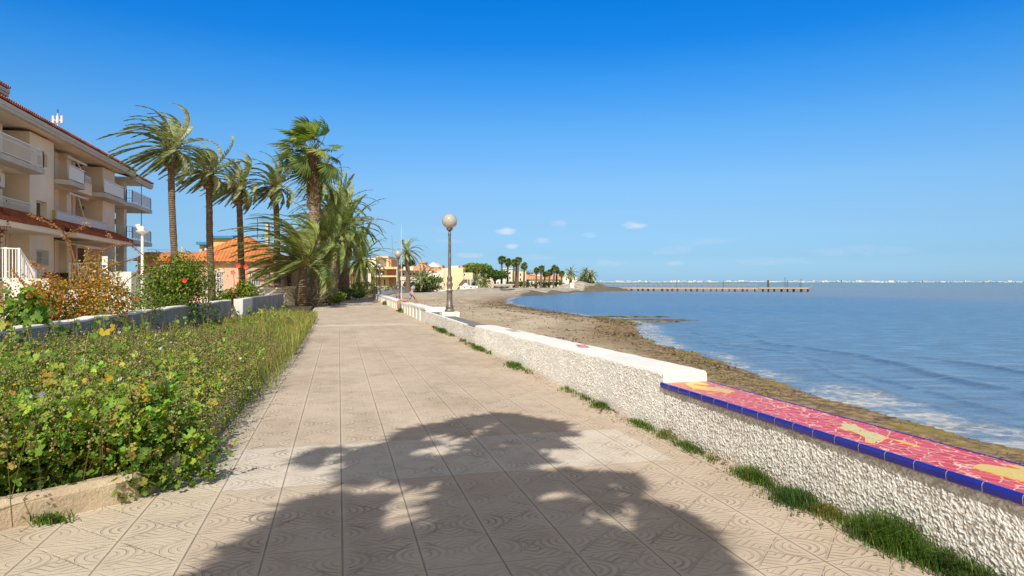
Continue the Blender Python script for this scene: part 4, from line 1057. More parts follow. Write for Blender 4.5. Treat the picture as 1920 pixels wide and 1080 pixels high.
# ------------------------------------------------------------------ weedy bed: mallow thicket, then grasses
r = np.random.default_rng(77)
def bed_inside(x, y): return inside(x, y, bedpoly[:4]+[(-1.24,5.5),(-1.21,8),(-1.14,16),(-1.0,25.6),(-1.1,27.2),(-1.5,28),(-3.3,28),(-3.6,20),(-3.82,11),(-3.75,8),(-3.62,6.6),(-4.6,5.6),(-5.2,4)])
def htop(x, y):
    """height of the thicket"""
    h = .52+.24*fbm(x*1.1, y*1.1, 3, 5)+.10*np.exp(-((x+2.5)**2/1.2+(y-6.2)**2/2.5))
    h = h*(1-.42*sstep(9, 16, y))-.06*sstep(16, 24, y)
    e = np.clip((-.86-x)/.95, 0, 1)                    # falls away toward the paving
    e2 = np.clip((y-(4.05+(-1.9-x)*-.62))/.55, 0, 1)
    return h*(.34+.66*np.sqrt(np.minimum(e, np.where(y < 6.4, e2, 1))))*(.72+.6*fbm(x*2.3+4, y*2.3, 3, 15))
def scatter(n, y0, y1, over=.32):
    x = r.uniform(-4.9, -1.0+over, n); y = r.uniform(y0, y1, n)
    k = bed_inside(x, y) | (bed_inside(x-over*r.random(n), y+over*.4*r.random(n)*(y < 6)) & (y > 4.4+.55*(x+1.9)) )
    return x[k], y[k]
GREENS = [(.11,.225,.03),(.185,.32,.04),(.07,.145,.025),(.29,.40,.055),(.36,.37,.065),(.50,.38,.03),(.50,.26,.02),(.25,.11,.04)]
mb = MB()
for (n, y0, y1, s0, s1, tmpl, lowf) in [(5200, 2.8, 7.2, .012, .036, ML, 0), (1500, 2.8, 7.0, .03, .055, ML, 0), (7000, 5.0, 11, .011, .028, ML, 0), (52000, 2.8, 9, .008, .019, LL, 0), (30000, 7, 17, .014, .030, LL, 0), (9000, 14, 27.5, .02, .04, LL, 0), (1800, 4.0, 6, .014, .036, ML, 1), (9000, 4.0, 9, .012, .024, LL, 1), (5000, 8, 16, .016, .03, LL, 1), (5200, 3.0, 5.6, .016, .05, ML, 2), (9000, 3.0, 5.6, .012, .026, LL, 2)]:
    x, y = scatter(n, y0, y1, .20); k = len(x)
    if lowf == 2:                               # leafy front above the near kerb
        x = r.uniform(-3.6, -1.2, n); k = n; y = np.where(x > -1.9, 4.52+(x+1.9)*.72, 4.52+(x+1.9)*.80)+.16+np.abs(r.normal(0, .22, n))
        z = r.uniform(.16, .62, n)*np.clip(.55+1.2*(y-4.52-(x+1.9)*.76), .5, 1.1); ht = z*0+.5
    elif lowf:                                  # skirt hanging over the kerb
        edge = np.where(y < 5.4, -1.30-(5.0-y)*1.45, -1.10+.012*(y-5.4)); x = edge+np.abs(r.normal(0, .11, k))-.10; x = np.minimum(x, edge+.22)
        kk = (x > -1.40) & (vnoise(y*2.2, x*0+3, 9) > .22); x, y = x[kk], y[kk]; k = len(x)
        z = .03+np.abs(r.normal(0, .17, k)); ht = z*0+.45
    else:
        ht = htop(x, y); z = .06+ht*np.clip(1-np.abs(r.normal(0, .34, k)), 0, 1)+.04*r.normal(0, 1, k)*(ht > .4)
    p = [5,8,2.5,7,3.4,.6,.3,.25] if tmpl is ML else [4,6,2,5,4.0,.6,.2,.9]
    cols = pick(r, GREENS, p, k, .35)
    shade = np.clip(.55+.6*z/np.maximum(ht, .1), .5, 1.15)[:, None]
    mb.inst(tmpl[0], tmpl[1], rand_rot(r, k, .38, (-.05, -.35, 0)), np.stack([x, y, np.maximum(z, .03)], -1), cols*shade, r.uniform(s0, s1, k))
# big yellow and bright leaves that stand out
for (px, py, d, s, c) in [(75,770,5.3,.085,5),(90,740,5.4,.08,5),(80,712,5.7,.06,6),(95,850,4.9,.07,5),(195,622,6.6,.06,5),(240,765,5.7,.06,5),(220,738,5.8,.06,6),(160,745,5.5,.05,4),(40,915,4.6,.06,5),(110,960,4.5,.05,5),(270,848,5.1,.05,5),(330,765,6.0,.05,4),(180,875,4.8,.07,3),(55,690,6,.055,3),(110,800,5.1,.09,3),(150,690,6.0,.07,3),(300,870,5.0,.065,3),(250,890,4.8,.06,2),(120,720,5.6,.07,3),(370,800,5.8,.055,3),(215,950,4.5,.05,4)]:
    P_ = at(px, d, py); c_ = np.array(GREENS[c])*1.15
    mb.inst(ML[0], ML[1], rand_rot(r, 2, .35, (.0, -.9, .1)), np.array([P_, (P_[0]+.05, P_[1]+.05, P_[2]+.03)]), np.array([c_, c_*.8]), np.array([s, s*.8]))
mb.build('tmp', M['leaf']); leaves_o = bpy.data.objects['tmp']; leaves_o.name = 'mallow_thicket'
tag(leaves_o, 'dense green and yellowing mallow weeds filling the kerbed bed', 'weeds', kind='stuff')
# stalks with brown seed heads
mb = MB()
SEED = ([(0,0,-.5),(.5,0,0),(0,.5,0),(-.5,0,0),(0,-.5,0),(0,0,.5)], [(0,2,1),(0,3,2),(0,4,3),(0,1,4),(5,1,2),(5,2,3),(5,3,4),(5,4,1)])
x, y = scatter(5200, 3.2, 16, .30); k = len(x)
sp_, sl_, sc_ = [], [], []
for i in range(k):
    h = htop(np.array([x[i]]), np.array([y[i]]))[0]; L_ = h*r.uniform(.85, 1.22)+.05; ln_ = r.normal(0, .12, 2)+np.array([.05, -.02])
    a = np.array([x[i]-ln_[0]*L_, y[i]-ln_[1]*L_, .05]); b = np.array([x[i]+ln_[0], y[i]+ln_[1], L_]); c = np.array((.17,.16,.05))*(.6+.8*r.random())
    if r.random() < .3: c = np.array((.24,.15,.09))
    w_ = .0035 if y[i] < 8 else .006
    mb.tube([tuple(a), tuple((a+b)/2+np.array([0,0,.02])), tuple(b)], [w_, w_*.8, w_*.5], 3, tuple(c), cap=False)
    for q in range(11):
        f = r.uniform(.55, 1.02); sp_.append(a+(b-a)*f+r.normal(0, .018, 3)); sl_.append(r.uniform(.012, .024)); sc_.append(np.array([(.38,.29,.16),(.33,.33,.11),(.46,.36,.23),(.27,.34,.09)][r.integers(4)])*(.7+.6*r.random()))
k2 = len(sp_); mb.inst(SEED[0], SEED[1], rand_rot(r, k2, .2), np.array(sp_), np.array(sc_), np.array(sl_))
# straggling tall stems breaking the top line
x, y = scatter(420, 5.5, 26, .1); k = len(x)
for i in range(k):
    h0 = htop(np.array([x[i]]), np.array([y[i]]))[0]; L_ = h0+r.uniform(.05, .38); tp = np.array([x[i]+r.normal(0, .13), y[i]+r.normal(0, .13), L_]); w_ = .004+.0003*y[i]
    c = np.array([(.24,.25,.08),(.33,.27,.12),(.18,.24,.06),(.40,.34,.16)][r.integers(4)])*(.8+.5*r.random())
    mb.tube([(x[i], y[i], .05), tuple((np.array([x[i], y[i], .05])+tp)/2+r.normal(0, .02, 3)), tuple(tp)], [w_, w_*.8, w_*.5], 3, tuple(c), cap=False)
    n_ = int(r.integers(3, 9)); f = r.uniform(.6, 1.03, n_)[:, None]; C_ = np.array([x[i], y[i], .05])*(1-f)+tp*f+r.normal(0, .025, (n_, 3))
    if r.random() < .6: mb.inst(SEED[0], SEED[1], rand_rot(r, n_, .2), C_, np.tile(c*1.1, (n_, 1)), r.uniform(.012, .022, n_)+.0006*y[i])
    else: mb.inst(ML[0], ML[1], rand_rot(r, n_, .4, (0, -.5, 0)), C_, pick(r, GREENS[:5], [3,3,2,3,2], n_), r.uniform(.015, .035, n_)+.0006*y[i])
# pale mallow flowers
x, y = scatter(200, 4.2, 12, .3); k = len(x); z = htop(x, y)*r.uniform(.8, 1.05, k)+.05
mb.inst(ML2[0], ML2[1], rand_rot(r, k, .4, (0, -.6, 0)), np.stack([x, y, z], -1), pick(r, [(.62,.56,.66),(.70,.66,.72)], [1,1], k, .1), r.uniform(.014, .024, k))
# tall single stalks standing above the thicket at left
for (px, py, d) in [(15,600,6.2),(60,640,6.0),(85,655,6.2),(30,560,6.6),(110,600,7.0),(5,540,7.5),(48,585,7.2),(140,590,8),(210,600,8.5),(265,575,10),(178,585,9),(330,595,10.5),(95,560,8)]:
    tp = np.array(at(px, d, py)); bs = tp.copy(); bs[2] = .1; bs[:2] += r.normal(0, .08, 2)
    mb.tube([tuple(bs), tuple((bs+tp)/2+r.normal(0, .02, 3)), tuple(tp)], [.008,.007,.003], 4, (.20,.21,.07), cap=False)
    for q in range(16):
        f = r.uniform(.5, 1.0); c_ = bs+(tp-bs)*f+r.normal(0, .035, 3)*np.array([1,1,.5])
        if r.random() < .45: mb.inst(SEED[0], SEED[1], rand_rot(r, 1, .2), [c_], [np.array((.27,.20,.10))*(.7+.6*r.random())], [r.uniform(.015,.03)])
        else: mb.inst(ML[0], ML[1], rand_rot(r, 1, .4, (0,-.5,0)), [c_], [np.array(GREENS[r.integers(5)])], [r.uniform(.02,.05)])
tag(mb.build('seed_stalks', M['leaf']), 'brown seed heads, stalks and small pale flowers among the mallow weeds', 'weeds', kind='stuff')
# long grass in the far half of the bed
def blade_batch(mb, x, y, z0, L_, w_, lean, cols, r, wind=.25):
    k = len(x); az = r.uniform(0, 6.283, k); l = L_*(.6+.7*r.random(k)); 
    d = np.stack([np.cos(az), np.sin(az)], -1)*(lean*(.3+r.random((k, 1))))+WIND[:2]*wind
    sdv = np.stack([-np.sin(az), np.cos(az), az*0], -1)*(w_*(.6+.8*r.random((k, 1))))
    b = np.stack([x, y, z0+x*0], -1); m = b+np.concatenate([d*.35, np.full((k, 1), .62)], 1)*l[:, None]; e = b+np.concatenate([d, np.full((k, 1), .95)], 1)*l[:, None]-np.array([0,0,1])*(l*np.linalg.norm(d, axis=1)*.35)[:, None]
    V = np.stack([b-sdv, b+sdv, m+sdv*.7, e, m-sdv*.7], 1); base = (np.arange(k)*5)[:, None]+np.arange(5)
    mb.add(V.reshape(-1, 3), [tuple(q) for q in base[:, [0,1,2,4]]]+[tuple(q) for q in base[:, [4,2,3]]], np.repeat(cols, 5, 0))
mb = MB()
GR = [(.27,.31,.06),(.36,.36,.085),(.18,.24,.05),(.44,.38,.12),(.52,.40,.19)]
for n, y0, y1, L_, w_, P_ in [(5200, 9, 16, .55, .0045, [4,3,3,1,.6]), (7600, 14, 21, .55, .007, [4,4,2,2,1]), (6500, 20, 28, .5, .010, [3,3,2,3,2.4])]:
    x = r.uniform(-3.7, -.78, n); y = r.uniform(y0, y1, n); dens = fbm(x*.9, y*.5, 3, 8)+ (x+2.4)*.08; k = dens > .36; x, y = x[k], y[k]
    blade_batch(mb, x, y, .08, L_*(.35+1.15*fbm(x*1.4, y*1.1, 3, 44))*np.where(y > 20, .8, 1.0), w_*.85, .6, pick(r, GR, P_, len(x)), r)
tag(mb.build('bed_grass', M['leaf']), 'long yellow green grass growing in the far half of the bed', 'grass', kind='stuff')
# ------------------------------------------------------------------ grass tufts and litter at the foot of the sea wall
r = np.random.default_rng(99)
TUFT = [(.085,.17,.02),(.12,.22,.03),(.06,.12,.02),(.20,.22,.05)]
def tuft(lab, px, py, n, sx, sy, L_, cols=TUFT, w_=.004, lean=.8):
    n = int(n*1.7); sx *= .85; sy *= .78
    c = list(on(px, py, 0)); mb = MB(); x = r.normal(0, sx, n); y = r.normal(0, sy, n)
    c[0] = min(c[0], WALLX-.05-sx*.6); x = np.where(x+c[0] > WALLX-.028, 2*(WALLX-.028-c[0])-x, x)
    env = np.exp(-((x/sx)**2+(y/sy)**2)*.35); L_ = L_*np.clip(.35+.8*env*r.uniform(.6, 1.1, n), .3, 1.1)
    blade_batch(mb, x, y, 0, L_, w_*.6, lean, pick(r, cols, [4,3,3,1], n, .45), r, .05)
    o = mb.build('grass_tuft', M['leaf']); o.location = (c[0], c[1], 0)
    return tag(o, lab, 'grass', 'grass tufts along the foot of the sea wall')
tuft('largest thick bright green grass tuft against the stucco wall at lower right', 1760, 1015, 900, .075, .20, .19)
tuft('dark green grass clump at the lower right corner of the walk', 1890, 1075, 700, .06, .22, .13, [(.05,.11,.02),(.08,.15,.025),(.04,.08,.015),(.15,.17,.04)])
tuft('spreading dark green tuft beside the white plastic scrap', 1545, 938, 800, .10, .17, .09, [(.05,.12,.025),(.07,.15,.03),(.04,.09,.02),(.14,.16,.04)])
tuft('fresh green grass tuft just beyond the plastic scrap', 1470, 895, 520, .055, .16, .10)
tuft('small yellow green tuft between two larger grass clumps below the bench', 1635, 958, 260, .06, .10, .08, [(.25,.24,.05),(.17,.2,.04),(.3,.26,.08),(.12,.15,.03)])
tuft('flat green tuft below the middle of the bench wall', 1340, 838, 330, .05, .20, .06)
tuft('thin green tuft where the red bench begins', 1243, 796, 260, .05, .18, .07)
tuft('small pale weed at the foot of the coping corner', 1292, 818, 130, .05, .07, .10, [(.25,.26,.07),(.17,.2,.05),(.22,.2,.1),(.12,.15,.03)])
tuft('small green weed beside the dry leaf heap by the wall', 1163, 762, 260, .06, .12, .08)
tuft('green tuft at the wall well before the ledge', 978, 688, 320, .08, .25, .10, w_=.006)
tuft('low tuft at the wall nearest the ledge', 905, 655, 260, .07, .35, .09, w_=.008)
tuft('tuft below the lamp plinth', 833, 622, 260, .07, .5, .14, w_=.012)
tuft('tuft under the seated person', 757, 585, 220, .06, .6, .24, w_=.018)
tuft('farthest tuft, between bin and seated person', 722, 571, 200, .06, .7, .28, w_=.02)
mb = MB()
for i in range(420):
    yv = r.uniform(2.6, 24); xv = WALLX-.03-abs(r.normal(0, .06)); n = 7
    if vnoise(np.array([yv*2.]), np.array([3.]), 4)[0] < .52: continue
    blade_batch(mb, xv+r.normal(0, .02, n), yv+r.normal(0, .03, n), 0, .05+.0015*yv, .0018+.0003*yv, .9, pick(r, TUFT+[(.3,.25,.1)], [3,3,3,2,2], n), r, .1)
mb2 = MB()
tag(mb.build('wall_foot_grass', M['leaf']), 'thin green weeds growing in the joint between paving and sea wall', 'grass', kind='stuff')
# fallen leaves
mb = MB()
n = 900; yv = r.uniform(2.7, 16, n); xv = WALLX-.06-np.abs(r.normal(0, .13, n))
x2 = r.uniform(-.9, 2.9, 150); y2 = r.uniform(2.8, 18, 150)
x3, y3 = [], []
for (px, py, s, q) in [(1140,768,.10,60),(1115,745,.08,25),(1350,868,.05,14),(1500,930,.10,40),(1640,985,.12,40),(1700,1000,.08,24)]:
    c = on(px, py); x3.append(c[0]+r.normal(0, s, q)); y3.append(c[1]+r.normal(0, s*1.6, q))
x = np.concatenate([xv, x2]+x3); y = np.concatenate([yv, y2]+y3); k = len(x); x = np.minimum(x, WALLX-.03)
sz = np.concatenate([r.uniform(.008, .028, n), r.uniform(.006, .016, 150), r.uniform(.018, .045, k-n-150)])
mb.inst(SL[0], SL[1], rand_rot(r, k, 1.1), np.stack([x, y, np.full(k, .008)+.01*r.random(k)], -1), pick(r, [(.20,.12,.06),(.12,.075,.04),(.30,.20,.10),(.42,.30,.06),(.25,.18,.10)], [3,3,2,.6,2], k), sz)
tag(mb.build('fallen_leaves', M['leaf']), 'dry brown leaves scattered on the paving by the wall', 'leaves', kind='stuff')
k = len(SWX); mb = MB()
mb.inst(SL[0], SL[1], rand_rot(r, k, .9), np.stack([SWX+r.normal(0, .008, k)*SWR, SWY+r.normal(0, .012, k)*SWR, SWZ+.012], -1), pick(r, [(.085,.06,.035),(.14,.095,.05),(.24,.16,.07),(.055,.05,.025),(.34,.24,.11)], [3,3,2,2,1], k), r.uniform(.025, .07, k)*np.clip(SWR/16, .6, 2.2))
tag(mb.build('beach_seaweed', M['leaf']), 'dark torn seaweed strewn along the waterline', 'seaweed', kind='stuff')
# twig, plastic scrap
a = on(1246, 812); b = on(1312, 829)
m_ = MB().tube([(a[0],a[1],.012), ((a[0]+b[0])/2,(a[1]+b[1])/2+.012,.018), (b[0],b[1],.012)], [.009,.011,.006], 6, (.28,.19,.12)); tag(m_.build('twig', M['twig']), 'short brown stick lying on the paving by the wall', 'stick')
c = on(1511, 927); P = []
u, v = np.meshgrid(np.linspace(-1, 1, 12), np.linspace(-1, 1, 12), indexing='ij')
P = np.stack([u*.045+.012*fbm(u*3, v*3, 2, 4), v*.05, .012+.05*fbm(u*2.2+4, v*2.2, 3, 5)*(1-.5*(u*u+v*v))], -1)
m_ = MB(); m_.grid(P); o = m_.build('plastic_scrap', simple('white_plastic', (.75, .77, .8), .35)); o.location = (c[0], c[1], 0); tag(o, 'crumpled white plastic scrap lying among the wall foot grass', 'litter')
tuft_k = on(97, 980); mb = MB(); blade_batch(mb, r.normal(0, .05, 160), r.normal(0, .03, 160), 0, .07, .004, .9, pick(r, TUFT, [3,3,3,1], 160), r)
o = mb.build('grass_tuft', M['leaf']); o.location = (tuft_k[0], tuft_k[1], 0); tag(o, 'small green tuft at the foot of the beige kerb', 'grass')

# ------------------------------------------------------------------ garden shrubs
def bush(name, label, c, rx, ry, h, n, pal, pw, s0, s1, seed, tmpl=SL, z0=.1, stems=14, holes=.42, cat='shrub', lobes=11):
    r = np.random.default_rng(seed); o = thing(name, label, cat, (c[0], c[1], 0))
    L_ = np.stack([r.uniform(-.7, .7, lobes)*rx, r.uniform(-.7, .7, lobes)*ry, z0+h*r.uniform(.25, .78, lobes)], -1); LR = r.uniform(.30, .52, lobes)
    q = r.integers(0, lobes, n); d = r.normal(0, 1, (n, 3)); d /= np.linalg.norm(d, axis=1)[:, None]
    rad = LR[q]*np.clip(r.normal(.86, .16, n), .2, 1.15)
    P = L_[q]+d*rad[:, None]*np.array([rx, ry, h*.55]); k = (P[:, 2] > .02) & (fbm(P[:, 0]*2.6+seed, P[:, 2]*2.6+P[:, 1], 3, seed) > holes-.10)
    P = P[k]; d = d[k]; k = len(P); R_ = rand_rot(r, k, .3, None)
    nr = d*.9+r.normal(0, .5, (k, 3))+np.array([0,0,.3]); nr /= np.linalg.norm(nr, axis=1)[:, None]
    t_ = r.normal(0, 1, (k, 3)); t_ -= nr*np.sum(t_*nr, 1)[:, None]; t_ /= np.linalg.norm(t_, axis=1)[:, None]
    R_ = np.stack([np.cross(t_, nr), t_, nr], -1)
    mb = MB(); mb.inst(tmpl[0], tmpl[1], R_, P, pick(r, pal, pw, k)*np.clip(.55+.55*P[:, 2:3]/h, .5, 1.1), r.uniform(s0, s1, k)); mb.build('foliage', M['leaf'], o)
    mb = MB()
    for i in range(stems):
        e = L_[i % lobes]; mb.tube([(r.normal(0, .12), r.normal(0, .12), 0), tuple(e*.5*np.array([1,1,1.1])), tuple(e)], [.022,.015,.006], 5, (.16,.11,.07), cap=False)
    mb.build('stems', M['twig'], o); return o
HIB = [(.13,.22,.02),(.20,.28,.03),(.08,.14,.018),(.30,.34,.05),(.05,.09,.015)]
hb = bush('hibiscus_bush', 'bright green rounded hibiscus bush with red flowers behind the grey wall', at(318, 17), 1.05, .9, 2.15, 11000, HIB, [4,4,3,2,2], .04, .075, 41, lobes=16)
M['petal'] = simple('red_petal', (.75,.07,.03), .6)
bx, by = hb.location[:2]
for (px, py, d) in [(347,526,16.1),(315,488,16.6),(259,560,16.3)]:
    P_ = np.array(at(px, d, py)); mb = MB()
    for a in range(5):
        q = a*1.2566; t_ = rotz(0)
        V = [(0,0,0)]+[(.055*math.cos(q+s)*f, -.03*f, .055*math.sin(q+s)*f) for s, f in [(-.6,.7),(-.25,1.05),(.25,1.05),(.6,.7)]]
        mb.add(np.array(V), [(0,1,2),(0,2,3),(0,3,4)])
    mb.bar((0,0,0), (0,-.07,.0), .012); o = mb.build('flower', M['petal'], hb); o.location = (P_[0]-bx, P_[1]-by, P_[2]); o.rotation_euler = (0, 0, -TH)
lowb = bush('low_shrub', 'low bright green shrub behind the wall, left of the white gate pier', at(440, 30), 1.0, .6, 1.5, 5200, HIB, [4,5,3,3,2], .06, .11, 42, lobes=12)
for px, py, d in [(447,498,30),(461,500,30.3),(437,511,29.8)]:
    P_ = np.array(at(px, d, py)); mb = MB(); mb.tube([(0,0,-.9),(.05,0,-.4),(0,0,0)], [.02,.014,.008], 4)
    for a in range(5):
        q = a*1.2566; mb.add([(0,-.02,0)]+[(.1*math.cos(q+s), -.05, .1*math.sin(q+s)) for s in (-.5,0,.5)], [(0,1,2),(0,2,3)])
    o = mb.build('flower', M['petal'], lowb); o.location = (P_[0]-lowb.location[0], P_[1]-lowb.location[1], P_[2])
RUST = [(.50,.20,.03),(.60,.33,.04),(.36,.13,.03),(.30,.31,.05),(.18,.25,.04),(.66,.43,.08)]
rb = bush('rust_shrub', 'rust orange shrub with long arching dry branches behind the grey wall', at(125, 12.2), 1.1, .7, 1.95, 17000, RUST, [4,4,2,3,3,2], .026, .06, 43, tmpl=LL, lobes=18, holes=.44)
# arching thorny canes
bx, by = rb.location[:2]
def cane(pts, d, w0, leaves, col=(.30,.14,.06)):
    d += 2.5
    P = [np.array(at(x, d+dz, y))-np.array([bx, by, 0]) for x, y, dz in pts]
    # smooth the polyline
    Q = []
    for i in range(len(P)-1):
        p0 = P[max(i-1, 0)]; p1 = P[i]; p2 = P[i+1]; p3 = P[min(i+2, len(P)-1)]
        for f in np.linspace(0, 1, 7)[:-1]: Q.append(.5*((2*p1)+(-p0+p2)*f+(2*p0-5*p1+4*p2-p3)*f*f+(-p0+3*p1-3*p2+p3)*f**3))
    Q.append(P[-1]); n = len(Q)
    m_ = MB(); m_.tube([tuple(q) for q in Q], [w0*.68*(1-.6*i/n)+.0025 for i in range(n)], 5, col, cap=False)
    r = np.random.default_rng(int(pts[0][0]*7+pts[-1][1])); k = int(leaves)
    f = r.random(k)**.75; f[:k//4] = r.uniform(.85, 1, k//4); idx = np.minimum((f*(n-1)).astype(int), n-2)
    C = np.array(Q)[idx]+r.normal(0, .022, (k, 3))
    m_.inst(LL[0], LL[1], rand_rot(r, k, .2, (0,-.4,0)), C, pick(r, [(.50,.27,.12),(.58,.36,.17),(.40,.17,.06),(.55,.35,.05)], [3,3,3,1], k), r.uniform(.015, .038, k))
    m_.build('cane', M['leaf'], rb)
cane([(150,560,0),(142,500,0),(130,455,0),(112,430,-.1),(85,415,-.1),(55,402,-.2)], 9.6, .022, 150)
cane([(140,545,0),(132,470,0),(122,445,0),(140,433,0),(168,419,.1)], 9.9, .016, 90)
cane([(155,540,0),(168,500,0),(178,480,0),(205,465,0),(240,458,.1),(268,478,.1)], 9.7, .02, 130)
cane([(165,540,0),(180,520,0),(205,500,0),(235,490,.1),(262,482,.1)], 9.5, .016, 110)
cane([(150,550,0),(155,500,0),(163,480,0),(166,462,0)], 9.9, .015, 70, (.35,.2,.05))
cane([(118,560,0),(105,530,0),(82,505,0),(58,492,0)], 9.2, .02, 210, (.38,.15,.04))
cane([(60,560,0),(38,525,0),(22,505,0)], 9.0, .014, 90)
cane([(200,570,0),(198,540,0),(203,515,0),(215,480,0),(210,450,0),(200,437,0)], 10, .012, 60)
cane([(215,560,0),(235,530,0),(262,508,.1)], 10.2, .012, 60, (.24,.18,.1))
bush('green_shrub', 'mixed green shrub low on the wall between rust shrub and hibiscus', at(215, 13.6), .9, .5, 1.3, 3600, GREENS[:5]+[(.3,.2,.08)], [3,3,3,2,2,2], .025, .05, 44, tmpl=LL, lobes=9)
bush('mallow_shrub', 'tall mallow with big lobed leaves at the far left edge', at(30, 9.2), .5, .4, 1.42, 800, GREENS[:5], [4,4,3,3,1], .03, .085, 45, tmpl=ML, lobes=9, holes=.3)
# grassy iris clump on the wall and dead twiggy bush
mb = MB(); blade_batch(mb, r.normal(0, .05, 30), r.normal(0, .05, 30), .1, .85, .016, .35, pick(r, [(.12,.22,.04),(.17,.27,.06)], [1,1], 30), r, .1)
o = mb.build('iris_clump', M['leaf']); q = at(258, 11.2); o.location = (q[0], q[1], 0); tag(o, 'clump of long strap leaves in front of the grey wall', 'plant')
def twig_bush(label, px, d, w_, h, n, seed, col):
    r = np.random.default_rng(seed); c = at(px, d); mb = MB()
    for i in range(n):
        p = np.array([r.normal(0, w_*.2), r.normal(0, w_*.2), 0]); dr = np.array([r.normal(0, .35), r.normal(0, .35), 1.0]); P = [p]
        for s in range(7):
            dr = dr+r.normal(0, .33, 3); dr[2] = abs(dr[2])*.9; dr /= np.linalg.norm(dr); p = p+dr*h/7*r.uniform(.7, 1.3); P.append(p)
        mb.tube([tuple(q) for q in P], [.02*(1-i_/9) for i_ in range(8)], 3, np.array(col)*(.6+.8*r.random()), cap=False)
    o = mb.build('dead_shrub', M['twig']); o.location = (c[0], c[1], 0); tag(o, label, 'shrub'); return o
twig_bush('grey leafless twiggy shrub between the white gate pier and fan palm trunk', 573, 40, 1.5, 2.2, 150, 5, (.30,.235,.19))
twig_bush('sparse bare branches in front of the pink porch', 526, 42.3, 1.4, 2.4, 18, 6, (.25,.2,.17))
for lab, px, d, rx, ry, h, n, sd_, pal in [('leafy ground plants at the foot of the tall fan palm', 618, 44, 1.0, 1.2, .8, 1500, 51, GREENS[:5]),
        ('low green plants along the kerb under the thick palm trunks', 650, 56, 1.4, 2.5, .9, 1700, 52, [(.06,.12,.03),(.09,.15,.04),(.13,.2,.05)]),
        ('broad leaved green and yellow bed left of the lone stocky palm', 662, 66, 1.4, 2.2, 1.5, 1900, 53, [(.11,.19,.03),(.2,.25,.05),(.06,.11,.03)]),
        ('dark green hedge right of the lone stocky palm', 690, 88, 3.0, 2.0, 1.7, 1900, 54, [(.05,.10,.02),(.10,.17,.03),(.2,.22,.05)]),
        ('pale olive hedge behind the far curved wall', 729, 104, 2.6, 1.6, 1.3, 1200, 55, [(.16,.18,.06),(.2,.2,.08),(.1,.13,.04)]),
        ('yellow green shrub at the foot of the lone stocky palm', 680, 72, 1.6, 1.4, 1.0, 1200, 56, [(.2,.25,.06),(.12,.18,.04),(.28,.28,.08)])]:
    bush('shrub', lab, at(px, d), rx, ry, h, n, pal, [1]*len(pal), .09, .2, sd_, tmpl=LL, lobes=10, stems=6)
tag(MB().prism([at(686,72)[:2], at(697,74)[:2], at(697,78)[:2], at(684,76)[:2]], 0, .75).build('garden_wall', plaster('sandstone', (.58,.42,.28), .15)), 'low sandstone garden wall at the far bend', 'wall')
tag(MB().lathe([(.02,0),(.42,.05),(.5,.3),(.35,.55),(.05,.66)], 10, at(659,61)).build('boulder', M['white_wall']), 'white painted boulder by the kerb under the palms', 'rock')
# ------------------------------------------------------------------ apartment block (front faces the sea, along +Y)
def wall_x(mb, X, y0, y1, z0, z1, holes, th):
    """wall slab with its face at X (outside = +X), with rectangular holes (y0,y1,z0,z1)"""
    ys = sorted(set([y0, y1]+[q for h in holes for q in h[:2]]))
    for a, b in zip(ys[:-1], ys[1:]):
        hs = sorted([(h[2], h[3]) for h in holes if h[0] <= a+1e-6 and h[1] >= b-1e-6]); z = z0
        for p, q in hs:
            if p > z: mb.box(X-th, X, a, b, z, p)
            z = q
        if z < z1: mb.box(X-th, X, a, b, z, z1)
ap = thing('apartment_block', 'beige four storey seaside apartment block with white balcony railings and tiled eaves', 'building')
mb = MB(); mb.box(-28, -20.2, 30, 59.5, 0, 10.02); mb.build('core', M['beige'], ap)
# recess rear wall details sit on X=-20.2
Z2, Z3, ZE = 4.95, 7.85, 10.02
XF = -17.0
# stair-tower panel with three deep windows
mb = MB(); hol = [(45.35,46.75,8.35,9.1),(45.2,46.7,5.35,6.25),(45.2,46.9,2.45,3.35)]
wall_x(mb, XF, 44.3, 47.7, 0, ZE, hol, .35); mb.box(-20.2, XF-.35, 44.3, 44.55, 0, ZE); mb.box(-20.2, XF-.35, 47.45, 47.7, 0, ZE); mb.build('stair_tower', M['beige'], ap)
for (a, b, c, d) in hol:
    f = MB(); f.box(XF-.36, XF-.30, a+.02, a+.08, c, d).box(XF-.36, XF-.30, b-.08, b-.02, c, d).box(XF-.36, XF-.30, a+.08, b-.08, d-.07, d).box(XF-.36, XF-.30, a+.08, b-.08, c, c+.06)
    f.box(XF-.36, XF-.31, (a+b)/2-.03, (a+b)/2+.03, c+.06, d-.07)
    fr = f.build('window', M['white_metal'], ap); MB().box(XF-.40, XF-.345, a, b, c, d).build('pane', M['glass'], fr)
    if c < 3:
        g = MB()
        for q in np.arange(a+.1, b, .14): g.bar((XF+.02, q, c-.02), (XF+.02, q, d+.02), .02)
        for q in (c, (c+d)/2, d): g.bar((XF+.02, a, q), (XF+.02, b, q), .02)
        g.build('window_grille', M['white_metal'], fr)
# party walls and columns of the recessed balconies
for q in [(-20.2, -17.0, 29.5, 30, 0, ZE), (-20.2, XF-.7, 42.4, 42.75, 2.1, ZE), (-20.2, -18.0, 50.6, 51.4, 2.1, ZE), (-18.4, -17.55, 51.41, 52.2, 2.1, ZE)]: MB().box(*q).build('party_wall', M['beige'], ap)
MB().box(-20.2, XF, 56.7, 59.5, 0, ZE).build('end_pilaster', M['beige'], ap); MB().box(-20.2, -18.3, 54.6, 55.2, 2.1, ZE).build('party_wall', M['beige'], ap)
MB().box(XF-.7, XF-.1, 62.2, 63.0, .2, 9.7).build('corner_column', M['beige'], ap)
MB().box(-22, -21.7, 59.5, 63, 0, 9.7).build('terrace_side_wall', M['beige'], ap)
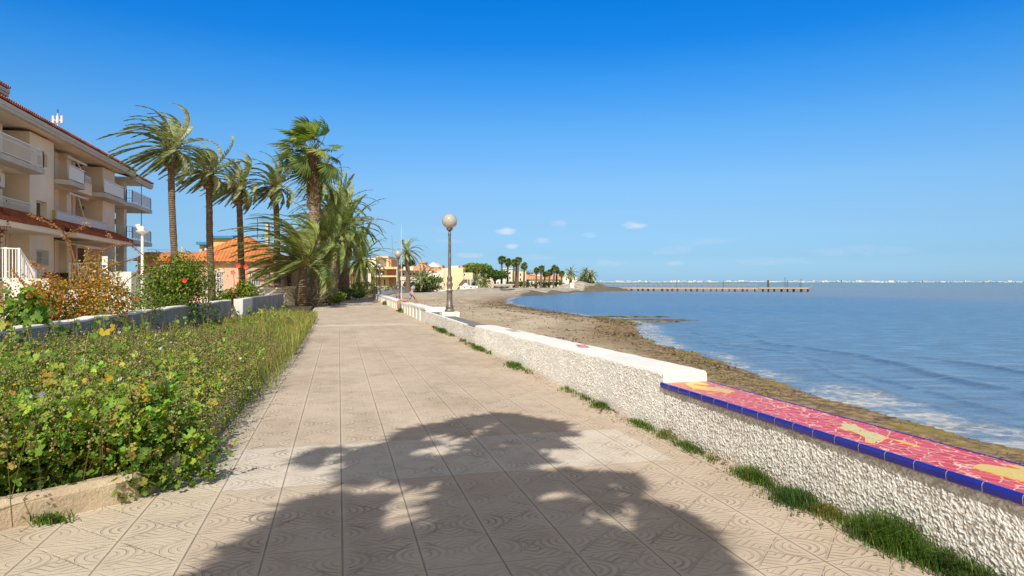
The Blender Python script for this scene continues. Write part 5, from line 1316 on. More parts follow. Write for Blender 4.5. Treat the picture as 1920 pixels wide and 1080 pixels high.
# slabs
for zz in (Z2, Z3):
    for q in [(30.05, 44.25), (47.75, 56.65)]: MB().box(-20.15, XF-.03, *q, zz-.28, zz).build('floor_slab', M['beige'], ap)
for zz in (Z2, Z3):
    MB().prism([(-20, 59.55), (-16.3, 59.55), (-15.9, 60.2), (-15.9, 66), (-20, 66)], zz-.36, zz-.05).build('terrace_slab', M['slab_grey'], ap)
MB().prism([(-17, 30), (-16.1, 30), (-16.1, 43.9), (-17, 44.25)], Z3-.30, Z3-.02).build('balcony_slab', M['slab_grey'], ap)
MB().prism([(-17, 47.75), (-16.2, 48.0), (-16.2, 50.6), (-17, 51.2)], Z3-.30, Z3-.02).build('balcony_slab', M['slab_grey'], ap)
MB().prism([(-17, 54.0), (-16.1, 54.2), (-16.1, 58.8), (-17, 59.4)], Z3-.32, Z3-.02).build('balcony_slab', M['slab_grey'], ap)
# solid parapets below some rails
m_ = MB(); m_.box(-17.08, -16.86, 51.25, 53.95, Z3-.3, Z3+.50); m_.build('parapet', M['beige'], ap)
m_ = MB(); m_.box(-17.1, -16.9, 47.75, 56.65, Z2-.3, Z2+.32); m_.build('parapet', M['beige'], ap)
def rail(pts, z, h, name='balcony_railing', step=.115, bw=.022, mid=True, parent=None, panel=None):
    m_ = MB()
    for a, b in zip(pts[:-1], pts[1:]):
        a = Vector((*a, 0)); b = Vector((*b, 0)); L_ = (b-a).length; n = max(2, int(L_/step))
        m_.bar(a+Vector((0,0,z+h)), b+Vector((0,0,z+h)), .06, .05); m_.bar(a+Vector((0,0,z+.08)), b+Vector((0,0,z+.08)), .03)
        if mid: m_.bar(a+Vector((0,0,z+h*.78)), b+Vector((0,0,z+h*.78)), .025)
        for i in range(n+1):
            p_ = a+(b-a)*i/n; m_.bar(p_+Vector((0,0,z+.05)), p_+Vector((0,0,z+h)), bw if 0 < i < n else .05)
        if panel:
            for i in range(1): m_.bar(a+Vector((0,0,z+.5*h)), b+Vector((0,0,z+.5*h)), .01, h*.8)
    return m_.build(name, M['white_metal'], parent or ap)
rail([(-16.15,30),(-16.15,43.85),(-16.9,44.2)], Z3, 1.0)
rail([(-16.25,48.0),(-16.25,50.6),(-16.95,51.15)], Z3, .92, panel=1)
rail([(-16.95,51.25),(-16.95,53.95)], Z3+.5, .46)
rail([(-16.15,54.2),(-16.15,58.8),(-16.95,59.4)], Z3, .95, panel=1)
rail([(-16.95,30),(-16.95,44.2)], Z2+.1, .85)
rail([(-16.95,47.8),(-16.95,57.5)], Z2+.32, .6, panel=1)
M['pale_glass'] = simple('pale_glass', (.52,.58,.64), .2, var=.1)
for zz in (Z2, Z3):
    rail([(-20,60.0),(-16.3,60.0),(-15.98,60.3),(-15.98,65.9),(-20,65.9)], zz-.05, 1.0, 'terrace_railing', step=.45)
    MB().box(-16.02, -16.0, 60.4, 65.8, zz+.1, zz+.9).build('terrace_glass', M['pale_glass'], ap)
MB().tube([(-16.0,63,0),(-16.0,63,9.8)], .03, 6).build('drain_pipe', M['iron'], ap)
# recess openings: doors, windows, shutters
def opening(y0, y1, z0, z1, mat='glass', X=-20.19, fw=.07):
    f = MB(); f.box(X, X+.05, y0, y0+fw, z0, z1).box(X, X+.05, y1-fw, y1, z0, z1).box(X, X+.05, y0+fw, y1-fw, z1-fw, z1).box(X, X+.045, (y0+y1)/2-.03, (y0+y1)/2+.03, z0, z1-fw)
    fr = f.build('balcony_door', M['white_metal'], ap); MB().box(X-.05, X+.02, y0+.01, y1-.01, z0, z1-.01).build('pane', M[mat], fr)
for zz in (2.1, Z2, Z3):
    opening(52.6, 54.4, zz, zz+2.05); opening(48.4, 50.2, zz, zz+2.05, 'brown' if zz == 2.1 else 'glass'); opening(38.5, 41.5, zz, zz+2.05); opening(32, 35, zz, zz+2.05)
m_ = MB()
for y in (39.6, 41.0): m_.box(-17.96, -17.9, y, y+.55, 3.0, 3.75)
# ground floor: lower front wall, entrance bays, tiled canopies
for q in [(-18.4, -18.0, 30.01, 44.28, 0, 4.3), (-18.4, -18.0, 47.72, 50.4, 0, 2.3), (-18.4, -18.0, 54.4, 56.68, 0, 4.2)]: MB().box(*q).build('ground_floor_front', M['beige'], ap)
for y in (40.6, 42.3): MB().box(-18.0, -17.96, y, y+.6, 2.95, 3.75).build('small_window', M['glass'], ap)
MB().box(-18.42, -17.97, 54.7, 55.9, 2.2, 3.9).build('shutter', M['brown'], ap); MB().box(-20.18, -20.1, 51.41, 52.2, 2.1, 4.0).build('shutter', M['brown'], ap)
def canopy(y0, y1, x0, z0, x1, z1, nm='tiled_canopy'):
    m_ = MB(); n = int((y1-y0)/.2); 
    for i in range(n):
        y = y0+(y1-y0)*(i+.5)/n; m_.tube([(x0,y,z0),(x1,y,z1)], [.09,.095], 6, cap=True)
    m_.add([(x0,y0,z0-.03),(x1,y0,z1-.03),(x1,y1,z1-.03),(x0,y1,z0-.03),(x0,y0,z0-.1),(x1,y0,z1-.1),(x1,y1,z1-.1),(x0,y1,z0-.1)], [(0,1,2,3),(7,6,5,4),(0,4,5,1),(1,5,6,2),(2,6,7,3),(3,7,4,0)])
    return m_.build(nm, M['tile_red'], ap)
canopy(46.9, 58.6, -16.75, 5.25, -15.45, 4.62); canopy(30, 44.9, -16.75, 5.25, -15.45, 4.55); 
MB().box(-17.99, -15.5, 47.0, 58.55, 4.22, 4.50).build('canopy_beam', M['beige'], ap); MB().box(-17.99, -15.5, 30.05, 44.85, 4.15, 4.43).build('canopy_beam', M['beige'], ap)
m_ = MB(); m_.add([(-17.6,47.9,4.2),(-15.3,47.9,3.75),(-15.3,51.6,3.75),(-17.6,51.6,4.2),(-17.6,47.9,4.15),(-15.3,47.9,3.62),(-15.3,51.6,3.62),(-17.6,51.6,4.15)], [(0,1,2,3),(7,6,5,4),(0,4,5,1),(1,5,6,2),(2,6,7,3),(3,7,4,0)]); m_.build('awning', simple('awning_cloth', (.66,.60,.48), .9), ap)
for y, zz in [(53.5, 7.05), (55.9, 6.9), (47.9, 4.05)]:
    l_ = MB(); l_.bar((-18.3, y, zz), (-18.1, y, zz+.1), .03); l_.lathe([(.02,.0),(.09,.02),(.11,.2),(.03,.3)], 8, (-18.05, y, zz-.2)); l_.build('wall_lantern', M['iron'], ap)
for y, z0, z1 in [(52.0, Z3+.4, ZE-.3), (52.3, Z2+.3, Z3-.5)]:
    l_ = MB(); l_.bar((-17.2, y, z1), (-16.9, y+.25, z0+.7), .05).bar((-16.9, y+.25, z0+.7), (-17.1, y+.1, z0), .05).bar((-17.3, y-1.4, z1), (-17.3, y+2.2, z1), .14); l_.build('folded_awning', M['white_metal'], ap)
# roof
def eaves(y0, y1, xe, ze, xr, zr, nm, ends=True):
    m_ = MB(); n = int((y1-y0)/.24)
    for i in range(n):
        y = y0+(y1-y0)*(i+.5)/n
        m_.tube([(xe+.06, y, ze+.02), (xr, y, zr)], [.085, .085], 6)
    m_.add([(xe,y0,ze-.05),(xe,y1,ze-.05),(xr,y1,zr-.05),(xr,y0,zr-.05)], [(0,1,2,3)])
    m_.add([(2*xr-xe,y0,ze-.05),(2*xr-xe,y1,ze-.05),(xr,y1,zr-.04),(xr,y0,zr-.04)], [(3,2,1,0)])
    m_.build(nm, M['tile_red'], ap)
    f = MB(); f.box(xe-.5, xe, y0, y1, ze-.30, ze-.10).box(xe-.35, xe-.06, y0, y1, ze-.46, ze-.30); f.build('fascia', M['slab_grey'], ap)
    s_ = MB(); s_.box(2*xr-xe, xe-.5, y0+.02, y1-.02, ze-.24, ze-.14); s_.build('soffit', M['beige'], ap)
eaves(30, 61.2, -15.9, 10.47, -22, 12.3, 'roof'); eaves(61.25, 66.4, -15.9, 10.15, -21, 11.7, 'end_roof')
eaves(30, 43.4, -17.6, 12.15, -22, 13.4, 'upper_roof'); MB().box(-24, -18.2, 30.1, 42.9, 10.9, 11.95).build('attic_wall', M['beige'], ap)
# things fixed to it
m_ = thing('air_conditioner', 'white air conditioner unit high in the left balcony recess', 'air conditioner', (-17.7, 42.0, 6.55))
MB().box(-.3, .3, -.95, .3, 0, .72).build('casing', M['white_paint'], m_); 
f = MB(); f.tube([(.3,-.5,.36),(.318,-.5,.36)], [.28,.28], 18); f.build('fan_grille', simple('teal_grille', (.03,.16,.17), .5), m_)
MB().bar((-.2,-.8,-.06),(.28,-.8,-.06),.05).bar((-.2,.15,-.06),(.28,.15,-.06),.05).build('bracket', M['iron'], m_)
a = at(108, 47, 243); an = thing('roof_antenna', 'white roof antenna with three drum shaped aerials', 'antenna', (a[0], a[1], 11.2))
zt_ = at(108, 47, 205)[2]-11.2
MB().tube([(0,0,0),(0,0,zt_)], .035, 6).bar((-.3*CT,.3*ST,zt_-.75),(.3*CT,-.3*ST,zt_-.75),.04).build('mast', M['white_metal'], an)
for s in (-1, 0, 1): MB().tube([(s*.3*CT,-s*.3*ST,zt_-.95),(s*.3*CT,-s*.3*ST,zt_-.45)], .085, 10).build('aerial', M['white_metal'], an)
MB().tube([(0,0,zt_-.25),(0,0,zt_)], .05, 8).build('aerial', M['iron'], an)
b_ = at(96.5, 46, 232); tag(MB().tube([(b_[0],b_[1],11.2),b_], .05, 8).build('vent_pipe', M['iron']), 'short dark vent pipe on the apartment roof left of the antenna', 'pipe')
q = at(129, 52, 240); bush('roof_plant', 'small green plant showing above the apartment roof tiles', (q[0], q[1]), .28, .28, .9, 160, GREENS[:4], [1]*4, .08, .16, 61, tmpl=LL, lobes=4, stems=3).location.z = 11.0
for (px, py, d, lab) in [(185,405,52,'green pot plant on the second floor balcony beside the inner wall'),(212,413,54,'trailing plant on the second floor balcony rail, right end')]:
    q = at(px, d+2.4, py+9); o = bush('balcony_plant', lab, (q[0], q[1]), .45, .45, .8, 300, [(.07,.13,.03),(.12,.17,.05)], [1,1], .07, .14, px, tmpl=LL, lobes=5, stems=3); o.location.z = q[2]-.3
q = at(227, 58, 425); m_ = MB(); m_.box(q[0]-.15, q[0]+.15, q[1]-.7, q[1]+.7, q[2]-.1, q[2]+.1); tag(m_.build('flower_box', simple('terracotta', (.35,.15,.09), .8)), 'brown flower box on the corner rail of the second floor', 'planter')
m_ = MB(); q = (-16.94, 47.85); m_.box(-17.02, -16.86, 47.45, 47.69, Z2+.25, Z2+.95); tag(m_.build('warning_plate', simple('yellow_plate', (.55,.42,.03), .5)), 'small yellow plate on the second floor railing corner', 'sign')

# ------------------------------------------------------------------ garden walls and white railings in front of the block
def rail_thing(nm, lab, pts, zf, h, step=.13, bw=.03):
    o = thing(nm, lab, 'fence'); m_ = MB()
    for (a, za), (b, zb) in zip(pts[:-1], pts[1:]):
        a_ = Vector((a[0], a[1], za)); b_ = Vector((b[0], b[1], zb)); L_ = (b_-a_).length; n = max(2, int(L_/step))
        for i in range(1, n): p_ = a_+(b_-a_)*i/n; m_.bar(p_, p_+Vector((0,0,h)), bw)
    m_.build('bars', M['white_metal'], o); m_ = MB()
    for (a, za), (b, zb) in zip(pts[:-1], pts[1:]):
        m_.bar((a[0],a[1],za+h), (b[0],b[1],zb+h), .07, .05); m_.bar((a[0],a[1],za+.08), (b[0],b[1],zb+.08), .04)
    m_.build('handrail', M['white_metal'], o)
    for (a, za) in pts: MB().bar((a[0],a[1],za-.05), (a[0],a[1],za+h+.04), .09).build('post', M['white_metal'], o)
    return o
g = lambda px, d: at(px, d)[:2]
m_ = MB(); m_.prism([(-15.9,26),(-4.3,26),(-4.0,70),(-15.9,70)], -.2, .02); tag(m_.build('bounce_sheet', plaster('bounce_sheet_plaster', (.74,.64,.50), .1)), 'pale bounce light sheet added between the boundary wall and the apartment block', kind='structure')  # pale ground sheet added to bounce sunlight onto the apartment front
rail_thing('white_fence', 'white stair railing on the raised terrace at the far left', [(g(-25,30), 1.55), (g(11,30), 1.55), (g(36,30), 1.52), (g(66,31.5), .55)], 0, 1.4)
m_ = MB(); m_.prism([g(-40,30.1), g(11,30.1), g(36,30.1), g(36,34), g(-40,34)], 0, 1.5).prism([g(36.2,30.1), g(52,30.6), g(52,33), g(36.2,33)], 0, .95).prism([g(52.2,30.7), g(68,31.5), g(68,33), g(52.2,33)], 0, .5)
tag(m_.build('terrace_steps', M['white_wall']), 'white raised terrace with steps behind the stair railing', 'steps')
m_ = MB(); m_.prism([g(5,24.8), g(92,25.6), g(92,25.85), g(5,25.05)], 0, 1.58); tag(m_.build('garden_wall', M['white_paint']), 'brilliant white low garden wall at the far left', 'wall')
rail_thing('white_fence', 'white railing with diagonal stair rail below the tiled canopy', [(g(131,38), 1.15), (g(146,38), 1.15), (g(190,38.5), 1.2)], 0, 1.35, .14)
m_ = MB(); m_.bar((*g(144,37.8),2.45),(*g(185,37.8),1.2),.09); tag(m_.build('stair_rail', M['white_metal']), 'diagonal white handrail in front of the white railing', 'railing')
m_ = MB(); m_.prism([g(191,38), g(202,38), g(202,38.4), g(191,38.4)], 0, 2.9); tag(m_.build('gate_pier', M['white_paint']), 'white square gate pier below the tiled canopy', 'pier')
m_ = MB(); m_.prism([g(202.3,38.1), g(246,38.6), g(246,38.9), g(202.3,38.4)], 0, 2.05); tag(m_.build('garden_wall', M['white_paint']), 'bright white garden wall right of the square gate pier', 'wall')
m_ = MB(); m_.prism([g(246.5,38.6), g(296,42), g(296,42.4), g(246.5,38.95)], 0, 2.0); tag(m_.build('garden_wall', M['white_wall']), 'shaded white wall behind the white garden lamp', 'wall')
m_ = MB(); m_.prism([g(95,27.0), g(235,27.6), g(235,27.8), g(95,27.2)], 0, 1.15); tag(m_.build('garden_wall', M['white_wall']), 'long low white wall behind the rust orange shrub', 'wall')
m_ = MB(); m_.add([(*g(78,33),1.75),(*g(118,33.5),1.35),(*g(112,35),1.9),(*g(84,35),2.0),(*g(78,33),.2),(*g(118,33.5),.2),(*g(112,35),.2),(*g(84,35),.2)], [(0,1,2,3),(0,4,5,1),(1,5,6,2),(2,6,7,3),(3,7,4,0)]); tag(m_.build('tiled_roof_lean_to', M['tile_red']), 'small dark red tiled roof between white railings', 'roof')
# red leaved plant at far left edge
bush('red_plant', 'dark red leaved plant in front of the apartment at the left edge', at(1, 33), .45, .4, 3.65, 260, [(.30,.05,.04),(.2,.04,.03)], [1,1], .08, .16, 63, tmpl=LL, lobes=5, z0=2.6, stems=4)
# white garden lamp with tilted panel
x, y, _ = at(267, 33); ln = thing('garden_lamp', 'white garden lamp post with dish and tilted white shade', 'lamp', (x, y, 0)); ln.rotation_euler = (0, 0, -TH)
hz = at(267, 33, 437)[2]
MB().tube([(0,0,0),(0,0,hz-.02)], [.075,.065], 10).build('post', M['white_metal'], ln)
MB().lathe([(.06,hz-.05),(.20,hz),(.30,hz+.08),(.30,hz+.10),(.18,hz+.05),(.02,hz+.03)], 20).build('dish', M['white_paint'], ln, smooth=True)
MB().lathe([(.05,hz+.03),(.10,hz+.12),(.10,hz+.26),(.03,hz+.33)], 12).build('bulb', M['white_paint'], ln, smooth=True)
m_ = MB(); m_.add([(-.30,-.1,hz+.40),(-.06,-.12,hz+.44),(.0,-.04,hz+.10),(-.20,-.02,hz+.12),(-.30,.0,hz+.40),(-.06,-.02,hz+.44),(.0,.06,hz+.10),(-.20,.08,hz+.12)], [(0,1,2,3),(7,6,5,4),(0,4,5,1),(1,5,6,2),(2,6,7,3),(3,7,4,0)]); m_.build('tilted_shade', M['white_metal'], ln)

# ------------------------------------------------------------------ houses
def wall_front(mb, x0, x1, z0, z1, holes, th=.3, Y=0.0):
    xs = sorted(set([x0, x1]+[q for h in holes for q in h[:2]]))
    for a, b in zip(xs[:-1], xs[1:]):
        hs = sorted([(h[2], h[3]) for h in holes if h[0] <= a+1e-6 and h[1] >= b-1e-6]); z = z0
        for p, q in hs:
            if p > z: mb.box(a, b, Y, Y+th, z, p)
            z = max(z, q)
        if z < z1: mb.box(a, b, Y, Y+th, z, z1)
def win(root, x0, x1, z0, z1, Y=0.0, mat='glass', fm='white_metal', fw=.08, bars=0, nm='window'):
    f = MB(); f.box(x0, x0+fw, Y+.10, Y+.16, z0, z1).box(x1-fw, x1, Y+.10, Y+.16, z0, z1).box(x0+fw, x1-fw, Y+.10, Y+.16, z1-fw, z1).box(x0+fw, x1-fw, Y+.10, Y+.16, z0, z0+fw)
    if x1-x0 > 1.0: f.box((x0+x1)/2-.035, (x0+x1)/2+.035, Y+.10, Y+.155, z0+fw, z1-fw)
    for i in range(bars): xq = x0+(x1-x0)*(i+1)/(bars+1); f.box(xq-.02, xq+.02, Y-.02, Y+.01, z0, z1)
    if bars:
        for q in np.linspace(z0, z1, 5): f.box(x0, x1, Y-.045, Y-.02, q-.02, q+.02)
    fr = f.build(nm, M[fm], root); MB().box(x0-.02, x1+.02, Y+.165, Y+.2, z0-.02, z1+.02).build('pane', M[mat], fr); return fr
def hip_roof(root, x0, x1, y0, y1, z0, h, over=.35, mat='tile_orange', ridge=None, nm='roof'):
    x0 -= over; x1 += over; y0 -= over; y1 += over; w_ = min(x1-x0, y1-y0)/2; cx = (x0+x1)/2; cy = (y0+y1)/2
    if ridge == 'gable_x':
        V = [(x0,y0,z0),(x1,y0,z0),(x1,y1,z0),(x0,y1,z0),(x0,cy,z0+h),(x1,cy,z0+h)]; fs = [(0,1,5,4),(2,3,4,5),(1,2,5),(3,0,4),(0,3,2,1)]
    elif ridge == 'gable_y':
        V = [(x0,y0,z0),(x1,y0,z0),(x1,y1,z0),(x0,y1,z0),(cx,y0,z0+h),(cx,y1,z0+h)]; fs = [(0,4,5,3),(1,2,5,4),(0,1,4),(2,3,5),(0,3,2,1)]
    else:
        if x1-x0 > y1-y0: a, b = (x0+w_, cy), (x1-w_, cy)
        else: a, b = (cx, y0+w_), (cx, y1-w_)
        V = [(x0,y0,z0),(x1,y0,z0),(x1,y1,z0),(x0,y1,z0),(*a,z0+h),(*b,z0+h)]
        fs = [(0,1,5,4),(1,2,5),(2,3,4,5),(3,0,4),(0,3,2,1)] if x1-x0 > y1-y0 else [(0,1,4),(1,2,5,4),(2,3,5),(3,0,4,5),(0,3,2,1)]
    m_ = MB(); m_.add(V, fs); return m_.build(nm, M[mat], root)

# pink house with the orange hipped roof
def solid(root, x0, x1, y0, y1, z0, z1, mat, nm='wall', holes=None):
    m_ = MB(); 
    if holes: wall_front(m_, x0, x1, z0, z1, holes, .3, y0); m_.box(x0, x0+.3, y0+.3, y1, z0, z1).box(x1-.3, x1, y0+.3, y1, z0, z1).box(x0+.3, x1-.3, y1-.3, y1, z0, z1).box(x0+.3, x1-.3, y0+.3, y1-.3, z1-.12, z1-.01)
    else: m_.box(x0, x1, y0, y1, z0, z1)
    return m_.build(nm, mat, root)
pc = at(437, 46); ph = thing('pink_house', 'single storey pink house with sunlit orange hipped tile roof behind the slim palms', 'house', (pc[0], pc[1], 0), -TH*.4)
u = 46/F
hx = lambda px: (px-437)*u/math.cos(TH*.4-TH+.0)*1.0
hol = [(hx(402), hx(419), .55, 2.15), (hx(467), hx(486), .4, 2.1), (hx(372), hx(374.5), 1.5, 1.52)]
hol = hol[:2]
eav = 2.85
solid(ph, hx(354), hx(519), 0, 8.0, 0, eav, M['pink'], 'wall', hol)
for h_ in hol: win(ph, *h_, bars=5)
for h_ in hol: MB().box(h_[0]-.12, h_[1]+.12, -.06, .0, h_[3]+.0, h_[3]+.14).build('lintel', M['cream'], ph)
hip_roof(ph, hx(354), hx(519), 0, 8.0, eav, 2.0, .35, 'tile_orange')
MB().box(hx(350)-.1, hx(523)+.1, -.30, -.27, eav-.12, eav+.02).build('fascia', M['brown'], ph)
m_ = MB(); m_.box(hx(519)+.01, hx(560), 2.2, 7.8, 0, 2.75); m_.build('porch_wall', M['beige_dark'], ph)
m_ = MB(); m_.box(hx(519)+.02, hx(562), -.2, 7.9, 2.76, 2.98); m_.build('porch_roof', M['beige_dark'], ph)
MB().box(hx(556), hx(560), -.1, .2, 0, 2.75).build('porch_column', M['pink'], ph)
win(ph, hx(538), hx(550), .9, 2.1, 2.15, 'glass'); MB().box(hx(524), hx(532), 2.12, 2.19, 0, 2.1).build('porch_door', M['glass'], ph)
m_ = MB(); m_.box(hx(497), hx(501), -.12, -.02, 0, 2.5); m_.build('drain_pipe', M['white_metal'], ph)
MB().box(hx(476)-.0, hx(481), 3.4, 4.0, 4.2, 5.75).build('chimney', M['cream'], ph)
f = MB(); f.tube([(hx(460),3.5,4.6),(hx(460),3.5,6.1)], .03, 5).bar((hx(460)-.4,3.5,6.0),(hx(460)+.3,3.5,6.0),.03); tv = f.build('aerial', M['iron'], ph)
# side wing on its left
wc = at(315, 51); wg = thing('tiled_wing', 'long low house with narrow orange tile roof left of the pink house', 'house', (wc[0], wc[1], 0), -TH*.4)
u2 = 51/F; wx = lambda px: (px-315)*u2
solid(wg, wx(262), wx(356), 0, 4.5, 0, 3.05, M['pink'], 'wall'); hip_roof(wg, wx(262), wx(356), 0, 4.5, 3.05, .75, .3, 'tile_orange', 'gable_x')
# balustrade, pier and white wall in front
bl = thing('balustrade', 'white balustrade in front of the pink porch', 'fence'); m_ = MB(); y_ = at(510, 41)
P0 = Vector((*at(478, 41.5)[:2], 0)); P1 = Vector((*at(542, 40.5)[:2], 0)); n = 22
for i in range(n):
    p_ = P0+(P1-P0)*(i+.5)/n; m_.lathe([(.05,.80),(.035,.83),(.06,.92),(.035,1.02),(.05,1.05)], 8, (p_.x, p_.y, 0))
m_.build('balusters', M['white_paint'], bl); m_ = MB(); m_.bar(P0+Vector((0,0,1.1)), P1+Vector((0,0,1.1)), .16, .09).bar(P0+Vector((0,0,.76)), P1+Vector((0,0,.76)), .2, .08).build('rail', M['white_paint'], bl)
m_ = MB(); m_.bar(P0+Vector((0,0,.3)), P1+Vector((0,0,.3)), .22, .8); tag(m_.build('garden_wall', M['white_paint']), 'white wall under the balustrade of the pink house', 'wall')
q = at(546, 40); m_ = MB(); m_.box(q[0]-.22, q[0]+.22, q[1]-.22, q[1]+.22, 0, 1.12).box(q[0]-.28, q[0]+.28, q[1]-.28, q[1]+.28, 1.12, 1.22); tag(m_.build('gate_pier', M['white_paint']), 'white gate pier beside the grey twiggy shrub', 'pier')
rail_thing('white_fence', 'short white fence panel beside the second slim palm', [(g(384,39), .2), (g(398,39), .2)], 0, 1.35, .13)
# blue roofed building behind
bc = at(410, 95); bb = thing('blue_roofed_building', 'yellow and white building with bright blue roof and blue turret behind the pink house', 'building', (bc[0], bc[1], 0), -TH)
M['blue'] = simple('blue_paint', (.035,.22,.42), .5); M['yellow_wall'] = plaster('yellow_wall', (.66,.47,.22), .08); M['turq'] = simple('blue_glass', (.02,.09,.17), .2)
u3 = 95/F; bxx = lambda px: (px-410)*u3; bz = lambda py: CAMH-(py-HY)*u3
MB().box(bxx(374), bxx(398), 0, 6, 0, bz(459)).build('wing_wall', M['yellow_wall'], bb); MB().box(bxx(399.5), bxx(438), -1, 6, 0, bz(448)).build('wall', M['yellow_wall'], bb)
MB().box(bxx(371), bxx(400), -.6, 6.3, bz(459), bz(454)).build('wing_roof', M['blue'], bb); MB().box(bxx(397.5), bxx(445), -1.5, 6.3, bz(448), bz(443.5)).build('roof', M['blue'], bb)
MB().box(bxx(428), bxx(436), 1, 4, bz(443.4), bz(440)).build('turret', M['blue'], bb)
for a, b_, c, d_ in [(381,388,462,472),(401,406,453,463)]: MB().box(bxx(a), bxx(b_), -1.05 if a > 399 else -.05, -.3, bz(d_), bz(c)).build('window', M['turq'], bb)
MB().box(bxx(390), bxx(408), -1.06, -1.0, bz(476), bz(466)).build('white_band', M['white_wall'], bb)
m_ = MB(); a = at(341.5, 120, 462); m_.bar((a[0],a[1],0), a, .2); b_ = at(342, 120, 468); m_.bar((b_[0]-.8,b_[1],b_[2]), (b_[0]+.8,b_[1],b_[2]), .1); tag(m_.build('utility_pole', M['slab_grey']), 'grey utility pole far behind the tiled wing', 'pole')
m_ = MB(); pts = [at(276, 70, 468), at(300, 95, 468.5), at(342, 120, 468)]; m_.tube(pts, .02, 3).tube([at(342,120,468), at(358,105,472), at(372,95,474)], .02, 3); tag(m_.build('power_line', M['iron']), 'thin overhead wires running to the utility pole', 'cable')
# ------------------------------------------------------------------ far shore: houses, trees, pier, town
class H:
    """house builder in photo-scaled metres: x from photo columns, z from photo rows, at depth d"""
    def __init__(s, nm, lab, px, d, dep=9, turn=0.0, cat='house', group=None):
        c = at(px, d); s.px = px; s.u = d/F; s.dep = dep; s.o = thing(nm, lab, cat, (c[0], c[1], -.2), -TH+turn, group)
    def x(s, px): return (px-s.px)*s.u
    def z(s, py): return CAMH-(py-HY)*s.u+.2
    def body(s, a, b, top, bot=548, mat='cream', y0=0, y1=None, nm='wall'):
        return MB().box(s.x(a), s.x(b), y0, s.dep if y1 is None else y1, max(0, s.z(bot)), s.z(top)).build(nm, M[mat], s.o)
    def win(s, a, b, top, bot, y0=0, mat='glass', nm='window', fm='white_metal'):
        f = MB(); x0, x1, z0, z1 = s.x(a), s.x(b), s.z(bot), s.z(top); w = .10
        f.box(x0, x0+w, y0-.06, y0-.005, z0, z1).box(x1-w, x1, y0-.06, y0-.005, z0, z1).box(x0+w, x1-w, y0-.06, y0-.005, z1-w, z1).box(x0+w, x1-w, y0-.06, y0-.005, z0, z0+w)
        fr = f.build(nm, M[fm], s.o); MB().box(x0+w, x1-w, y0-.03, y0-.004, z0+w, z1-w).build('pane', M[mat], fr); return fr
    def blk(s, nm, a, b, top, bot, mat, y0=-.2, y1=0.2):
        return MB().box(s.x(a), s.x(b), y0, y1, s.z(bot), s.z(top)).build(nm, M[mat], s.o)
    def roof(s, a, b, eave, peak, mat='tile_far', kind=None, y0=0, y1=None, over=.5):
        return hip_roof(s.o, s.x(a), s.x(b), y0, s.dep if y1 is None else y1, s.z(eave), s.z(peak)-s.z(eave), over, mat, kind)
M['shade'] = simple('deep_shade', (.10,.075,.06), .9); M['terracotta'] = plaster('terracotta_wall', (.50,.24,.13), .1)
M['pale'] = plaster('pale_plaster', (.74,.68,.58), .08); M['rosy'] = plaster('rosy_plaster', (.70,.52,.42), .1); M['yel'] = plaster('pale_yellow', (.74,.64,.42), .06)
h = H('villa', 'cubic cream and white villa with flat roofs and brown shaded loggias', 712, 140, 12)
h.body(688, 703, 483, mat='pale', y0=1); h.body(703.5, 727, 481.5, 505, mat='white_wall', y0=2.2, nm='upper_wall'); h.blk('roof_slab', 702, 728, 480, 483.5, 'cream', .2, 12); h.blk('pilaster', 724, 728, 483.5, 502, 'cream', .4, 2); h.blk('side_wall', 728.2, 732, 486, 502, 'salmon', 1, 8)
h.body(682, 745, 502, 545, 'cream', y0=1.6, nm='lower_wall'); h.blk('balcony_slab', 687, 746, 500.5, 504.5, 'cream', -.6, 1.6); h.blk('loggia', 723, 741, 505, 516, 'terracotta', 1.5, 1.62); h.blk('loggia', 727, 743, 520, 534, 'terracotta', 1.5, 1.62)
h.blk('floor_slab', 700, 746, 516.5, 519.5, 'cream', -.3, 1.6); h.blk('garage_block', 678, 699, 513, 545, 'pale', -2, 1.5); h.blk('white_panel', 683, 688, 507.5, 512.5, 'white_wall', 1.45, 1.59); h.blk('column', 744, 746.5, 504.5, 540, 'cream', -.5, -.1)
for a, b, t_, q in [(705,711,488,500),(715,723,488,500),(694,704,507,518),(708,719,507,516),(705,712,523,532),(716,721,523,535)]: h.win(a, b, t_, q, 2.2 if q < 505 else 1.6, 'white_wall' if q < 505 else 'glass')
h = H('villa', 'salmon house with small tiled porch seen through the palm trunks', 662, 118, 8)
h.body(641, 656, 498, mat='salmon', y0=.5); h.body(656.5, 672, 502.5, mat='rosy', y0=1, nm='plain_wall'); h.roof(648, 661, 513, 506, 'tile_far', None, -.6, .8, .2); h.win(650, 654, 518, 530, .5); h.win(643, 647, 504, 509, .5); h.blk('chimney', 655.5, 658, 496, 502.4, 'salmon', 1, 2)
h = H('villa', 'white house with blue band glimpsed between the palm trunks', 562, 95, 7)
h.body(545, 618, 502, mat='white_wall'); h.blk('blue_band', 545, 618, 507, 509, 'blue', -.1, -.005); h.win(612, 616, 518, 530); h.win(566, 572, 515, 524); h.roof(552, 590, 502, 486, 'tile_far')
h = H('tiled_villa', 'wide villa with low orange tiled roofs, balconies and pergola', 785, 132, 12)
h.body(751, 808, 508, mat='pale', y0=1); h.roof(750, 792, 507.5, 497.5, 'tile_far', None, -.6, 11); h.roof(766, 806, 507, 492.5, 'tile_far', None, 2, 13); h.roof(799, 828, 510, 500.5, 'tile_far', None, 3, 12); h.blk('gable_front', 758, 776, 500.5, 507, 'white_wall', -.9, -.7)
